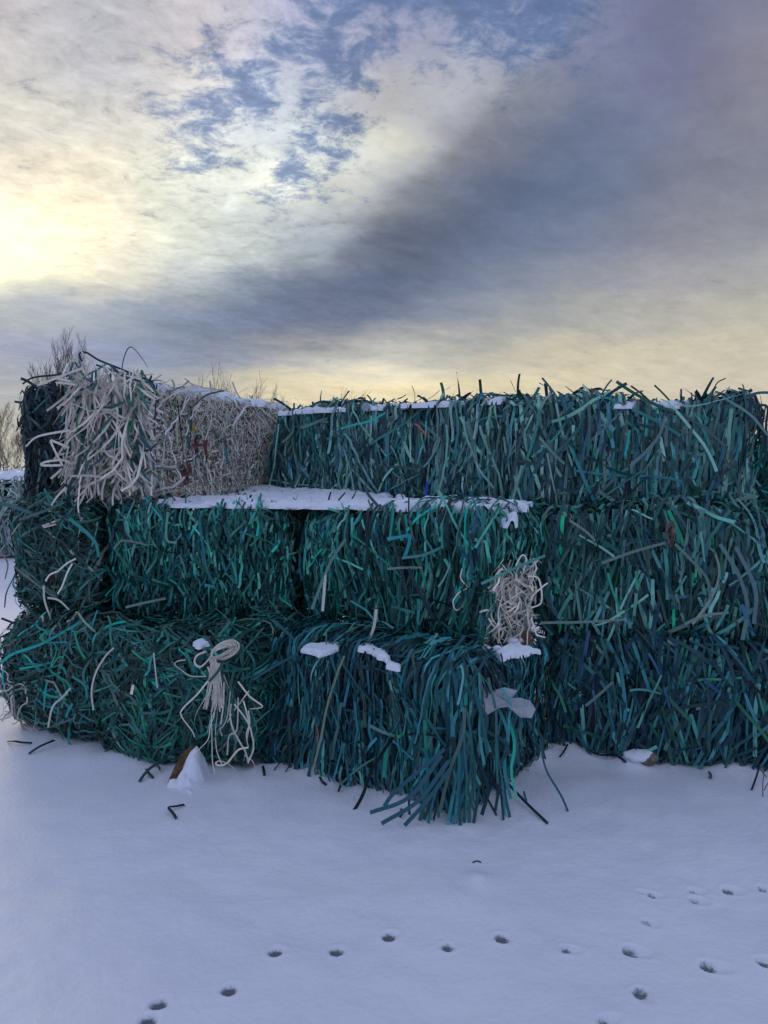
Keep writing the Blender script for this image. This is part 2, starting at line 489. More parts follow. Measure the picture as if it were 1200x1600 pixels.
# ------------------------------------------------------------------ strap geometry
class Box:
    """rounded, slightly lumpy block: x along the front, y backwards, z up; the local origin is the bottom middle of the front edge"""

    def __init__(self, L, D, H, r=0.09, seed=0, lump=0.03):
        self.L, self.D, self.H, self.r, self.seed, self.lump = L, D, H, r, seed, lump
        self.c = np.array([0, D / 2, H / 2])
        self.b = np.array([L / 2, D / 2, H / 2]) - r

    def project(self, p, off):
        q = p - self.c
        k = np.clip(q, -self.b, self.b)
        d = q - k
        l = np.linalg.norm(d, axis=-1, keepdims=True)
        # points that sank inside: push out through the closest face
        inside = l[..., 0] < 1e-6
        if inside.any():
            gap = self.b - np.abs(q)
            ax = np.argmin(gap, axis=-1)
            fix = np.zeros_like(q)
            np.put_along_axis(fix, ax[..., None], np.take_along_axis(np.where(q >= 0, 1.0, -1.0), ax[..., None], -1), -1)
            d = np.where(inside[..., None], fix, d)
            k = np.where(inside[..., None], np.where(fix != 0, np.sign(q) * self.b, k), k)
            l = np.linalg.norm(d, axis=-1, keepdims=True)
        n = d / l
        base = k + self.c + n * self.r
        lump = wave(base, np.random.default_rng(self.seed), self.lump, 7.0)
        return base + n * (np.asarray(off)[..., None] + lump[..., None]), n


FACES = dict(front=(1, -1), back=(1, 1), left=(0, -1), right=(0, 1), top=(2, 1))


def ribbons(P, T, Nn, width, tw, taper=None):
    """P,T,Nn (N,K,3) path, tangent, normal; width (N,), tw (N,K) -> verts, faces"""
    N, K, _ = P.shape
    W = np.cross(Nn, T)
    W /= np.linalg.norm(W, axis=-1, keepdims=True) + 1e-9
    W = W * np.cos(tw)[..., None] + Nn * np.sin(tw)[..., None]
    hw = (width / 2)[:, None, None]
    V = np.stack([P - W * hw, P + W * hw], axis=2).reshape(-1, 3)
    i = (np.arange(N)[:, None] * K + np.arange(K - 1)[None]) * 2
    F = np.stack([i, i + 1, i + 3, i + 2], -1).reshape(-1, 4)
    return V, F


def lay(rng, box, n, where, pal, length=(.2, .55), width=(.009, .0165), lean=12, wild=.12, off=(-.035, .03),
        curv=.38, kink=.15, wob=.010, flare=.03, twist=.5, K=11, region=None, top_dir=None):
    """n straps lying on the skin of box; returns verts, faces, colours"""
    names = list(where)
    w = np.array([where[k] for k in names], float)
    fi = rng.choice(len(names), n, p=w / w.sum())
    h = np.array([box.L / 2, box.D / 2, box.H / 2])
    P = rng.uniform(-1, 1, (n, 3)) * h
    Nf = np.zeros((n, 3))
    down = np.tile(np.array([0, 0, -1.0]), (n, 1))
    for k, nm in enumerate(names):
        ax, s = FACES[nm]
        sel = fi == k
        P[sel, ax] = s * h[ax]
        Nf[sel, ax] = s
        if nm == 'top':
            m = sel.sum()
            # straps on top run towards the nearest visible edge
            dd = np.tile(np.array([0, -1.0, 0]), (m, 1))
            down[sel] = dd
    P = P + box.c
    if region is not None:
        P = region(rng, P, fi, names)
    ang = np.where(rng.random(n) < wild, rng.uniform(-PI, PI, n), rng.normal(0, R(lean), n) + wave(P, rng, R(lean) * .9, 9.0))
    flip = rng.random(n) < .5
    side = np.cross(Nf, down)
    hd = down * np.cos(ang)[:, None] + side * np.sin(ang)[:, None]
    hd[flip] *= -1
    ln = rng.uniform(*length, n)
    ds = ln / (K - 1)
    P = P - hd * (ln / 2)[:, None]
    off0 = rng.uniform(*off, n)
    wa = rng.uniform(0, wob, n) + 0.002
    wf = rng.uniform(5, 22, n)
    wp = rng.uniform(0, 6.28, n)
    fl0 = np.where(rng.random(n) < .35, rng.random(n) ** 2 * flare, 0)
    fl1 = np.where(rng.random(n) < .35, rng.random(n) ** 2 * flare, 0)
    c0 = rng.normal(0, curv, n)
    c1 = rng.normal(0, curv * 1.2, n)
    kk = np.where(rng.random(n) < kink, rng.integers(2, K - 2, n), -1)
    ka = rng.normal(0, R(38), n)
    pts, nor = [], []
    q, nn = box.project(P, off0)
    p = q
    for k in range(K):
        t = k / (K - 1)
        o = off0 + wa * np.sin(wp + wf * ln * t * 3) + fl0 * (1 - t) ** 3 + fl1 * t ** 3
        q, nn = box.project(p, o)
        pts.append(q)
        nor.append(nn)
        hd = hd - nn * (hd * nn).sum(-1, keepdims=True)
        hd /= np.linalg.norm(hd, axis=-1, keepdims=True) + 1e-9
        a = (c0 + c1 * math.sin(t * 5) * .7) * ds + np.where(kk == k, ka, 0)
        sd_ = np.cross(nn, hd)
        hd = hd * np.cos(a)[:, None] + sd_ * np.sin(a)[:, None]
        p = q + hd * ds[:, None]
    P = np.stack(pts, 1)
    Nn = np.stack(nor, 1)
    T = np.gradient(P, axis=1)
    T /= np.linalg.norm(T, axis=-1, keepdims=True) + 1e-9
    tw = rng.normal(0, twist, n)[:, None] + rng.normal(0, twist * 1.2, n)[:, None] * np.linspace(-.5, .5, K)[None]
    V, F = ribbons(P, T, Nn, rng.uniform(*width, n), tw)
    C = np.repeat(pick(rng, pal, n), K * 2, axis=0)
    return V, F, C


def sprigs(rng, box, n, pal, length=(.06, .26), width=(.009, .018), edge='front', droop=6.0, spread=.7, K=9, span=(-1, 1)):
    """loose ends that stick up along the top edge and bend over"""
    x = rng.uniform(span[0], span[1], n) * box.L / 2 * .98
    P = np.stack([x, rng.uniform(-.01, .3, n), np.full(n, box.H - .03)], 1)
    if edge == 'right':
        P = np.stack([np.full(n, box.L / 2) + rng.uniform(-.1, .01, n), rng.uniform(0, box.D, n), np.full(n, box.H - .03)], 1)
    hd = np.stack([rng.normal(0, spread, n), rng.normal(-.35, .5, n), np.ones(n)], 1)
    hd /= np.linalg.norm(hd, axis=-1, keepdims=True)
    ln = length[0] + (length[1] - length[0]) * rng.random(n) ** 1.8
    ds = ln / (K - 1)
    dr = np.where(rng.random(n) < .55, rng.uniform(0, .6, n), rng.uniform(1, droop, n))
    lat = rng.normal(0, 1, (n, 3)) * .8
    lat[:, 2] = -dr * 2.2
    pts = []
    for k in range(K):
        pts.append(P)
        hd = hd + lat * ds[:, None] * 1.6
        hd /= np.linalg.norm(hd, axis=-1, keepdims=True)
        P = P + hd * ds[:, None]
    P = np.stack(pts, 1)
    T = np.gradient(P, axis=1)
    T /= np.linalg.norm(T, axis=-1, keepdims=True)
    nz = rng.normal(size=(n, 1, 3)) * .5 + np.array([0, -1, .2])
    Nn = nz - T * (nz * T).sum(-1, keepdims=True)
    Nn /= np.linalg.norm(Nn, axis=-1, keepdims=True) + 1e-9
    tw = rng.normal(0, .5, n)[:, None] + rng.normal(0, .7, n)[:, None] * np.linspace(0, 1, K)[None]
    V, F = ribbons(P, T, Nn, rng.uniform(*width, n), tw)
    return V, F, np.repeat(pick(rng, pal, n), K * 2, axis=0)


def core(box, off=-.045, m=14):
    """the dense inside of the block"""
    V, F = [], []
    base = 0
    h = np.array([box.L / 2, box.D / 2, box.H / 2])
    for ax in range(3):
        for s in (-1, 1):
            u, v = [a for a in range(3) if a != ax]
            g = np.linspace(-1, 1, m)
            A, B = np.meshgrid(g, g, indexing='ij')
            P = np.zeros((m, m, 3))
            P[..., u], P[..., v], P[..., ax] = A * h[u], B * h[v], s * h[ax]
            q, _ = box.project(P.reshape(-1, 3) + box.c, np.full(m * m, off))
            V.append(q)
            i = np.arange(m * m).reshape(m, m)
            f = np.stack([i[:-1, :-1], i[1:, :-1], i[1:, 1:], i[:-1, 1:]], -1).reshape(-1, 4) + base
            if (s > 0) == (ax == 1):
                f = f[:, ::-1]
            F.append(f)
            base += m * m
    V = np.concatenate(V)
    lo_, hi_ = V[:, 2].min(), V[:, 2].max()
    V[:, 2] = -.01 + (V[:, 2] - lo_) * (box.H - .045) / (hi_ - lo_)
    return V, np.concatenate(F)


def join(parts):
    V, F, C, b = [], [], [], 0
    for (v, f, c) in parts:
        V.append(v)
        F.append(f + b)
        C.append(c)
        b += len(v)
    return np.concatenate(V), np.concatenate(F), np.concatenate(C)


BALES = {}


def bale(key, A, B, depth, z0, z1, label, seed, layers, core_off=-.08, r=.09, lump=.03, core_mat=None, name='strap_bale', group='strap bales in the stack'):
    A, B = np.array(A, float), np.array(B, float)
    L = float(np.linalg.norm(B - A))
    mid = (A + B) / 2
    rz = math.atan2(B[1] - A[1], B[0] - A[0])
    box = Box(L, depth, z1 - z0, r, seed, lump)
    root = empty(name, (mid[0], mid[1], z0), rz)
    tag(root, label, 'bale', group)
    rng = np.random.default_rng(seed)
    cv, cf = core(box, core_off)
    parts = [lay(rng, box, **kw) for kw in layers]
    sv, sf, sc = join(parts)
    V = np.concatenate([cv, sv])
    F = np.concatenate([cf, sf + len(cv)])
    C = np.concatenate([np.zeros((len(cv), 3)), sc])
    mi = np.concatenate([np.zeros(len(cf), int), np.ones(len(sf), int)])
    new_mesh_obj('strap_mass', V, F, [core_mat or M_CORE, M_STRAP], C, root, True, mi)
    BALES[key] = (root, box, rz, np.array([mid[0], mid[1], z0]))
    return root, box, rng


def to_local(key, P):
    root, box, rz, o = BALES[key]
    q = np.asarray(P, float) - o
    c, s = math.cos(-rz), math.sin(-rz)
    return np.stack([q[..., 0] * c - q[..., 1] * s, q[..., 0] * s + q[..., 1] * c, q[..., 2]], -1)


def catmull(pts, per=6):
    P = np.asarray(pts, float)
    P = np.concatenate([2 * P[:1] - P[1:2], P, 2 * P[-1:] - P[-2:-1]])
    out = []
    for i in range(1, len(P) - 2):
        for t in np.linspace(0, 1, per, endpoint=False):
            a, b, c, d = P[i - 1], P[i], P[i + 1], P[i + 2]
            out.append(.5 * (2 * b + (c - a) * t + (2 * a - 5 * b + 4 * c - d) * t * t + (3 * b - a - 3 * c + d) * t ** 3))
    out.append(P[-2])
    return np.array(out)


def strand(pts, width, col, tw=(0.0, 0.4), face=(0, -1, .25), per=6):
    """one ribbon through hand-placed points"""
    P = catmull(pts, per)[None]
    T = np.gradient(P, axis=1)
    T /= np.linalg.norm(T, axis=-1, keepdims=True) + 1e-9
    nz = np.array(face, float)[None, None] + np.zeros_like(P)
    Nn = nz - T * (nz * T).sum(-1, keepdims=True)
    Nn /= np.linalg.norm(Nn, axis=-1, keepdims=True) + 1e-9
    K = P.shape[1]
    V, F = ribbons(P, T, Nn, np.array([width]), np.linspace(tw[0], tw[1], K)[None])
    return V, F, np.tile(np.array(col, float), (len(V), 1))


def hang(key, name, items, label=None, mat=None):
    """child ribbons of a bale from world-space strands"""
    if name == 'loose_strap':
        for (v, f, c) in items:
            o = new_mesh_obj(name, to_local(key, v), f, mat or M_STRAP, c, BALES[key][0])
            if label and len(items) == 1: o['label'] = label
        return o
    if name == 'binding_wire':
        for (v, f, c) in items:
            o = new_mesh_obj(name, to_local(key, v), f, mat, c, BALES[key][0])
        return o
    V, F, C = join(items)
    o = new_mesh_obj(name, to_local(key, V), F, mat or M_STRAP, C, BALES[key][0])
    if label: o['label'] = label
    o['kind'] = 'stuff'
    return o


# ------------------------------------------------------------------ the stacked bales
FR = dict(front=1.0)


def std(pal, n, lean=9, wild=.05, where=None, **kw):
    n = int(n * 1.8)
    """an under-layer and an outer layer of straps"""
    where = where or dict(front=1.0, right=.25, left=.2, top=.35)
    a = dict(n=int(n * .5), where=where, pal=pal, lean=lean, wild=wild * .6, off=(-.09, -.03), length=(.2, .6), flare=.01)
    b = dict(n=int(n * .40), where=where, pal=pal, lean=lean, wild=wild, off=(-.03, .035), length=(.15, .5), flare=.05)
    c = dict(n=int(n * .035), where=where, pal=pal, lean=lean * 2.2, wild=.28, off=(.02, .05), length=(.1, .4), flare=.09, curv=1.0)
    for d in (a, b, c):
        d.update(kw)
    return [a, b, c]


A1 = bale('A1', (-.70, 4.18), (.36, 3.46), .98, 0, .70,
          'dark blue green bale at the front corner, long straps splayed over its foot', 11,
          std(TEAL['front'], 2600, 7, .03, dict(front=1.0, right=.9, left=.15, top=.5)), r=.13, lump=.042)
A2 = bale('A2', (-1.63, 4.34), (-.70, 3.96), 1.2, 0, .71,
          'tangled green bale on the snow with the cream strand bundle hanging on it', 12,
          std(TEAL['tangle'], 2600, 38, .45, dict(front=1.0, right=.25, left=.1, top=.45), curv=2.2, width=(.008, .017)), r=.13, lump=.045)
D1 = bale('D1', (-2.33, 4.70), (-1.65, 4.37), 1.0, 0, .70,
          'grey and bright teal tangled bale on the snow at the bottom left end', 13,
          std(TEAL['column'], 1800, 40, .5, dict(front=1.0, left=.5, top=.45), curv=2.4, width=(.007, .016)), r=.13, lump=.045)
B1 = bale('B1', (-.51, 4.57), (.55, 3.86), .95, .69, 1.365,
          'rich green middle layer bale with a bent turquoise strap and pale tuft on it', 14,
          std(TEAL['rich'], 2700, 7, .04, dict(front=1.0, right=.6, left=.15, top=.35), length=(.10, .42), width=(.009, .018)), r=.12, lump=.04)
B2 = bale('B2', (-1.72, 4.70), (-.53, 4.51), 1.9, .70, 1.39,
          'rich green bale in the middle layer under the widest snow ledge, below the pale bale', 15,
          std(TEAL['rich'], 2700, 6, .04, dict(front=1.0, right=.3, left=.1, top=.15), length=(.06, .28), curv=2.0, wob=.018, width=(.008, .016)), r=.13, lump=.04)
D2 = bale('D2', (-2.34, 4.78), (-1.75, 4.62), 1.0, .70, 1.385,
          'grey green tangled bale with cream strands, middle of the left end column', 16,
          std(TEAL['column'], 1700, 35, .45, dict(front=1.0, left=.5, top=.5), curv=2.0), r=.12, lump=.045)
D3 = bale('D3', (-2.30, 4.92), (-1.82, 4.84), 1.0, 1.385, 2.10,
          'dark slate bale at the top of the left end column beside the pale bale', 17,
          std(TEAL['slate'], 1700, 16, .15, dict(front=1.0, left=.6, top=.5)), r=.08)
CB = bale('C', (-1.93, 4.885), (-1.46, 4.70), 1.9, 1.40, 2.10,
          'pale cream bale of pressed strands in the top layer with snow along its top edge', 18,
          [dict(n=8500, where=dict(right=1.0, top=.1), pal=TEAL['pressed'], lean=75, wild=.75, off=(-.03, .010), length=(.03, .10), width=(.004, .010), curv=8, kink=.8, wob=.012, flare=.01, twist=.9, K=8),
           dict(n=500, where=dict(front=1.0, top=.4), pal=TEAL['tangle'], lean=40, wild=.5, off=(-.05, 0), curv=2),
           dict(n=700, where=dict(front=1.0, top=.5), pal=TEAL['cream'], lean=22, wild=.2, off=(-.02, .05), length=(.2, .6), width=(.008, .017), curv=2, kink=.6, flare=.12),
           dict(n=150, where=dict(right=1.0), pal=TEAL['cream'], lean=14, wild=.2, off=(0, .03), length=(.15, .5), width=(.006, .013), curv=2, kink=.6, flare=.05)], r=.07, core_off=-.05, core_mat=M_PALE)
E3 = bale('E3', (-.83, 5.95), (.80, 4.80), .7, 1.365, 2.03,
          'grey teal top layer bale between the pale bale and the right corner bale', 19,
          std(TEAL['back'], 2700, 5.5, .012, dict(front=1.0, right=.1, left=.1, top=.4), width=(.011, .021), length=(.25, .6)), r=.07)
F3 = bale('F3', (.76, 4.71), (2.10, 4.44), .7, 1.365, 1.99,
          'grey blue bale with long hanging straps at the right end of the top layer', 20,
          std(TEAL['back'], 2500, 5.5, .015, dict(front=1.0, right=.35, left=.15, top=.4), width=(.012, .022), length=(.25, .6)), r=.08)
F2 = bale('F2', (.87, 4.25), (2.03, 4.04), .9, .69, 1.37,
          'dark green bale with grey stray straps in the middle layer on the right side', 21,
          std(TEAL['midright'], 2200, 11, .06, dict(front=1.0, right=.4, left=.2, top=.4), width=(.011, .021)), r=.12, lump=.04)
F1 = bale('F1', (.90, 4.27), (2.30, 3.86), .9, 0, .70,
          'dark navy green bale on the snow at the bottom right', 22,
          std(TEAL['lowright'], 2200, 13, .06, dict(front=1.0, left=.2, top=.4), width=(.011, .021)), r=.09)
G = bale('G', (2.22, 4.62), (2.85, 4.5), .7, 0, 1.78,
         'bright teal shredded bale standing on end behind the right edge of the stacks', 23,
         std(TEAL['net'], 1500, 30, .5, dict(front=1.0, left=1.0, top=.3), width=(.006, .014), curv=3), r=.08)
far_b = bale('H', (-7.3, 13.6), (-6.1, 13.2), 1.2, 0, 1.42,
             'pale grey snow topped bale far off behind the left end of the stack', 24,
             [dict(n=700, where=dict(front=1.0, right=.6, top=.2), pal=TEAL['pale'], lean=30, wild=.3, length=(.2, .6), width=(.02, .04))], group=None)

# ------------------------------------------------------------------ loose straps along the top edges
for key, n, pal, sp in (('E3', 88, 'lowright', dict(width=(.010, .022))), ('F3', 80, 'lowright', dict(width=(.010, .022))), ('C', 26, 'tangle', dict(length=(.05, .2))),
                        ('D3', 22, 'slate', dict(length=(.05, .18), droop=9)), ('B1', 50, 'rich', dict(length=(.06, .18), droop=10)),
                        ('B2', 40, 'rich', dict(length=(.04, .11), droop=14))):
    root, box, rz, o = BALES[key]
    rng = np.random.default_rng(500 + len(key) + n)
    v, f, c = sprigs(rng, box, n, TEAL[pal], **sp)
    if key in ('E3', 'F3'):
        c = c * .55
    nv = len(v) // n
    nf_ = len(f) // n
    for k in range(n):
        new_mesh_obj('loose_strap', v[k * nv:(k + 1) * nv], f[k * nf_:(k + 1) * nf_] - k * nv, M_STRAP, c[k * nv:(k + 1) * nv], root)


def px(d, *pts):
    return [at(p[0], p[1], d if len(p) < 3 else p[2]) for p in pts]


CREAM, CREAM2 = (.86, .77, .66), (.60, .56, .50)
BTEAL, GREY = (.015, .42, .36), (.20, .27, .25)

# bright or unusual single straps
hang('F3', 'loose_strap', [strand(px(4.5, (963, 596), (985, 611), (1012, 626), (1040, 640)), .02, (.01, .10, .06), (0, 0))], 'straight dark green strap sticking out above the top edge')
hang('F3', 'loose_strap', [strand(px(4.42, (1112, 632), (1114, 612), (1121, 598), (1134, 591)), .007, (.01, .02, .025))], 'thin dark strand arching above the top edge')
hang('F3', 'loose_strap', [strand(px(4.40, (1143, 630), (1162, 622), (1178, 632), (1189, 652), (1192, 690), (1186, 730)), .014, (.012, .035, .045)),
                           strand(px(4.42, (1150, 640), (1180, 634), (1199, 636), (1197, 665), (1197, 720)), .014, (.012, .035, .045)),
                           strand(px(4.42, (1175, 640), (1190, 660), (1194, 695)), .014, (.012, .035, .045))])
hang('C', 'loose_strap', [strand(px(4.75, (190, 592), (192, 566), (199, 546), (207, 543), (219, 556), (230, 573), (228, 582)), .006, (.015, .03, .04), (0, 1.2))], 'thin dark stalk curling over the top of the pale bale')
hang('C', 'loose_strap', [strand(px(4.7, (128, 565), (124, 553), (135, 551), (155, 563), (185, 575), (235, 596)), .012, (.01, .035, .04)),
                          strand(px(4.7, (150, 570), (180, 580), (215, 588), (240, 597)), .012, (.012, .05, .05)),
                          strand(px(4.75, (35, 600), (52, 590), (85, 586), (120, 580)), .012, (.01, .03, .035))])
hang('E3', 'loose_strap', [strand(px(5.0, (532, 670), (552, 664), (580, 657), (602, 645)), .012, BTEAL)], 'bright teal strap slanting below the top edge')
hang('E3', 'loose_strap', [strand(px(4.95, (648, 662), (656, 668), (666, 681)), .012, (.45, .13, .05))], 'short orange scrap near the top edge')
hang('E3', 'loose_strap', [strand(px(4.86, (668, 752), (666, 770), (663, 790)), .016, (.01, .05, .42))], 'bright blue strap at the foot of the bale')
hang('F3', 'loose_strap', [strand(px(4.52, (1026, 638), (1027, 650), (1025, 660)), .018, (.02, .30, .36)),
                           strand(px(4.52, (1011, 648), (1010, 665), (1009, 681)), .014, BTEAL),
                           strand(px(4.52, (984, 672), (981, 690), (977, 712)), .014, BTEAL)], 'short turquoise straps near the top')
hang('F3', 'loose_strap', [strand(px(4.32, (1066, 815), (1110, 802), (1150, 782), (1180, 776)), .018, (.12, .22, .2), (0, .3)),
                           strand(px(4.36, (985, 728), (1010, 705), (1030, 680), (1040, 650)), .018, (.13, .2, .21))])
B1s = [strand(px(3.98, (605, 842), (625, 839), (642, 836)), .017, (.02, .28, .33), (0, 0), per=3),
       strand(px(3.97, (641, 836), (638, 854), (631, 872)), .017, (.02, .28, .33), (0, 0), per=3)]
hang('B1', 'loose_strap', B1s, 'turquoise strap bent into a corner on the front')
hang('B1', 'loose_strap', [strand(px(3.95, (628, 872), (665, 866), (708, 846)), .014, (.06, .24, .22)),
                           strand(px(3.97, (605, 889), (630, 887), (660, 887)), .012, (.17, .25, .22)),
                           strand(px(3.9, (638, 888), (655, 925), (678, 968)), .016, (.01, .03, .045)),
                           strand(px(3.95, (695, 978), (698, 996), (701, 1010)), .015, (.06, .34, .33)),
                           strand(px(4.05, (487, 952), (505, 905), (520, 872), (540, 842)), .015, (.12, .24, .21)),
                           strand(px(4.0, (590, 790), (575, 772), (570, 757)), .016, (.03, .09, .1))])
hang('B1', 'loose_strap', [strand(px(3.93, (722, 888), (720, 904), (730, 918), (717, 926), (708, 940), (712, 953), (720, 948), (718, 930)), .006, CREAM),
                           strand(px(4.05, (508, 898), (506, 930), (504, 955)), .016, CREAM2), strand(px(3.98, (588, 952), (584, 980), (576, 1000)), .016, CREAM2)], 'pale strands mixed into the front')
hang('B2', 'loose_strap', [strand(px(4.5, (196, 949), (225, 942), (259, 935)), .014, (.2, .27, .24)), strand(px(4.48, (320, 914), (335, 917)), .016, (.02, .30, .36)),
                           strand(px(4.5, (312, 815), (316, 850), (322, 885), (330, 905)), .013, (.015, .16, .2)), strand(px(4.5, (262, 800), (260, 842), (276, 848)), .013, (.12, .33, .27)),
                           strand(px(4.55, (108, 810), (135, 832), (150, 850), (154, 870)), .020, (.02, .26, .23)), strand(px(4.5, (178, 858), (190, 845), (215, 848), (230, 852)), .012, (.15, .2, .18))])
hang('D2', 'loose_strap', [strand(px(4.6, (128, 808), (123, 840), (122, 862)), .011, CREAM2), strand(px(4.6, (118, 872), (106, 893), (97, 916), (90, 928)), .012, CREAM),
                           strand(px(4.58, (68, 915), (70, 940), (80, 968)), .013, CREAM2), strand(px(4.58, (71, 908), (78, 898), (92, 892)), .010, CREAM), strand(px(4.57, (92, 891), (105, 880), (118, 873)), .009, CREAM),
                           strand(px(4.57, (74, 934), (92, 938), (108, 953)), .011, CREAM2), strand(px(4.6, (66, 822), (85, 815), (112, 806)), .012, CREAM2), strand(px(4.6, (68, 824), (90, 819), (112, 819)), .010, CREAM2),
                           strand(px(4.55, (104, 972), (114, 966), (120, 956)), .009, CREAM), strand(px(4.55, (66, 962), (68, 980)), .012, CREAM2), strand(px(4.6, (126, 745), (122, 790), (126, 815)), .010, CREAM)])
hang('D2', 'loose_strap', [strand(px(4.6, (-6, 784), (25, 793), (60, 806)), .022, (.06, .15, .14)), strand(px(4.55, (30, 812), (70, 798), (100, 785)), .016, (.07, .14, .12)),
                           strand(px(4.58, (18, 836), (30, 818)), .006, (.45, .4, .22)), strand(px(4.65, (22, 885), (60, 915), (100, 945)), .012, (.16, .19, .17)),
                           strand(px(4.6, (2, 966), (25, 975)), .014, (.01, .02, .03)), strand(px(4.6, (0, 862), (12, 880), (8, 905)), .012, (.2, .18, .15))])
hang('D1', 'loose_strap', [strand(px(4.47, (2, 1035), (20, 1022), (60, 1008), (95, 990), (125, 973)), .016, BTEAL), strand(px(4.52, (5, 1040), (4, 1060), (8, 1080)), .012, BTEAL),
                           strand(px(4.42, (100, 1075), (108, 1105), (110, 1125), (107, 1150), (113, 1192)), .014, (.012, .22, .2)), strand(px(4.47, (30, 1045), (60, 1040), (100, 1030)), .012, BTEAL)], 'bright teal shreds trailing from the bale to the snow')
rng = np.random.default_rng(77)
it = []
for i in range(40):
    x0, y0 = rng.uniform(20, 46), rng.uniform(1062, 1095)
    pts = [(x0, y0)]
    a = rng.normal(PI / 2 + .3, .7)
    for k in range(rng.integers(4, 9)):
        a = a * .85 + (PI / 2 + .2) * .15 + rng.normal(0, .8)
        pts.append((pts[-1][0] + 9 * math.cos(a), min(pts[-1][1] + 9 * math.sin(a), 1142)))
    it.append(strand(px(rng.uniform(4.50, 4.60), *pts), rng.uniform(.005, .012), np.array((.50, .47, .43)) * rng.uniform(.6, 1.1), (0, rng.normal(0, 1.2)), per=2))
hang('D1', 'strand_tuft', it, 'pale tuft low on the left corner')
it = []
for i in range(60):
    x0, y0 = rng.uniform(60, 190), rng.uniform(985, 1120)
    a = rng.uniform(-PI, PI)
    l = rng.uniform(15, 45)
    it.append(strand(px(rng.uniform(4.30, 4.52), (x0, y0), (x0 + l * .5 * math.cos(a) + rng.normal(0, 5), y0 + l * .5 * math.sin(a) + rng.normal(0, 5)), (x0 + l * math.cos(a), y0 + l * math.sin(a))), rng.uniform(.006, .014), (.015, rng.uniform(.20, .42), rng.uniform(.17, .37)), (0, rng.normal(0, 1))))
hang('D1', 'loose_strap', it)
# front corner bale: fan of long straps swept down over the corner onto the snow
it = []
for i in range(62):
    x0 = rng.normal(720, 40)
    x1 = x0 + (x0 - 705) * rng.uniform(.0, .35) + rng.normal(-8, 22)
    y0 = rng.uniform(1050, 1170)
    y1 = min(y0 + rng.uniform(70, 200), 1296)
    dd = 3.46 + abs(x0 - 725) * .0012
    k_ = (y1 - 1050) / 250
    c = pick(rng, TEAL['front'], 1)[0]
    it.append(strand(px(dd, (x0, y0), ((x0 * 2 + x1) / 3 + rng.normal(0, 7), (y0 * 2 + y1) / 3, dd - .04 * k_), ((x0 + 2 * x1) / 3 + rng.normal(0, 5), (y0 + 2 * y1) / 3, dd - .06 * k_), (x1, y1, dd - .08 * k_)), rng.uniform(.009, .019), c, (rng.normal(0, .5), rng.normal(0, .5))))
for (a, b, c2) in (((690, 1180), (640, 1245), (578, 1270)), ((700, 1190), (655, 1250), (596, 1287)), ((705, 1200), (668, 1250), (632, 1290)), ((695, 1170), (620, 1235), (600, 1260))):
    it.append(strand(px(3.36, a, b, c2), .018, (.02, .10, .13), (rng.normal(0, .4), 0)))
hang('A1', 'strap_fan', it, 'long dark straps splayed over the foot')
hang('A1', 'loose_strap', [strand(px(3.75, (490, 1200), (502, 1150), (512, 1100), (528, 1050), (538, 1025)), .011, (.20, .25, .18))], 'long olive strand leaning across the front')
hang('A1', 'loose_strap', [strand(px(3.62, (578, 1134), (596, 1143), (616, 1150)), .015, (.13, .25, .24)), strand(px(3.6, (622, 1152), (630, 1146), (637, 1138)), .014, (.02, .33, .12)),
                           strand(px(3.95, (395, 1062), (430, 1040), (465, 1022)), .014, (.02, .09, .14)), strand(px(3.6, (600, 1215), (603, 1180), (606, 1160)), .02, (.02, .28, .22)),
                           strand(px(3.85, (493, 1130), (497, 1148), (496, 1160)), .006, (.4, .1, .04))])
hang('F2', 'loose_strap', [strand(px(4.05, (845, 973), (910, 972), (976, 968)), .013, (.16, .24, .21)), strand(px(4.0, (1082, 975), (1105, 945), (1120, 915), (1124, 890), (1118, 865)), .016, (.2, .28, .25)),
                           strand(px(4.0, (1070, 975), (1100, 962), (1139, 957)), .014, (.16, .23, .2)), strand(px(4.02, (940, 880), (990, 862), (1040, 848)), .015, (.13, .2, .18)),
                           strand(px(4.02, (890, 813), (915, 830), (930, 845)), .012, (.17, .22, .2)), strand(px(4.0, (1055, 850), (1080, 875), (1105, 905), (1110, 940)), .015, (.11, .19, .18)),
                           strand(px(3.98, (1125, 850), (1155, 900), (1168, 950), (1160, 1000)), .02, (.10, .19, .19)), strand(px(3.98, (1150, 855), (1180, 920), (1178, 975)), .02, (.10, .18, .19))])
hang('F2', 'loose_strap', [strand(px(4.04, (950, 895), (958, 925), (970, 957)), .011, (.02, .33, .2)), strand(px(4.04, (994, 892), (995, 920)), .012, (.02, .33, .18)),
                           strand(px(4.04, (1077, 888), (1080, 903), (1083, 917)), .012, (.02, .36, .26))], 'bright green straps among the dark ones')
hang('F1', 'loose_strap', [strand(px(4.0, (1088, 1108), (1140, 1092), (1196, 1078)), .015, (.15, .22, .19)), strand(px(4.08, (915, 1103), (940, 1082), (958, 1065)), .015, (.13, .2, .19)),
                           strand(px(4.05, (1043, 1001), (1060, 1012), (1072, 1021)), .014, (.17, .24, .2)), strand(px(4.02, (1180, 1150), (1190, 1180), (1200, 1215)), .016, (.1, .17, .16)),
                           strand(px(4.06, (1063, 1170), (1095, 1166)), .010, (.01, .03, .3)), strand(px(4.02, (1130, 1164), (1178, 1178)), .010, (.01, .22, .22)), strand(px(4.02, (1138, 1142), (1165, 1130), (1185, 1122)), .013, (.14, .2, .17))])

# pale tuft squeezed out of the right end of the middle bale
it = []
def tuft_edge(y):
    t = (y - 872) / 140
    return 785 - 34 * t, 842 - 12 * t


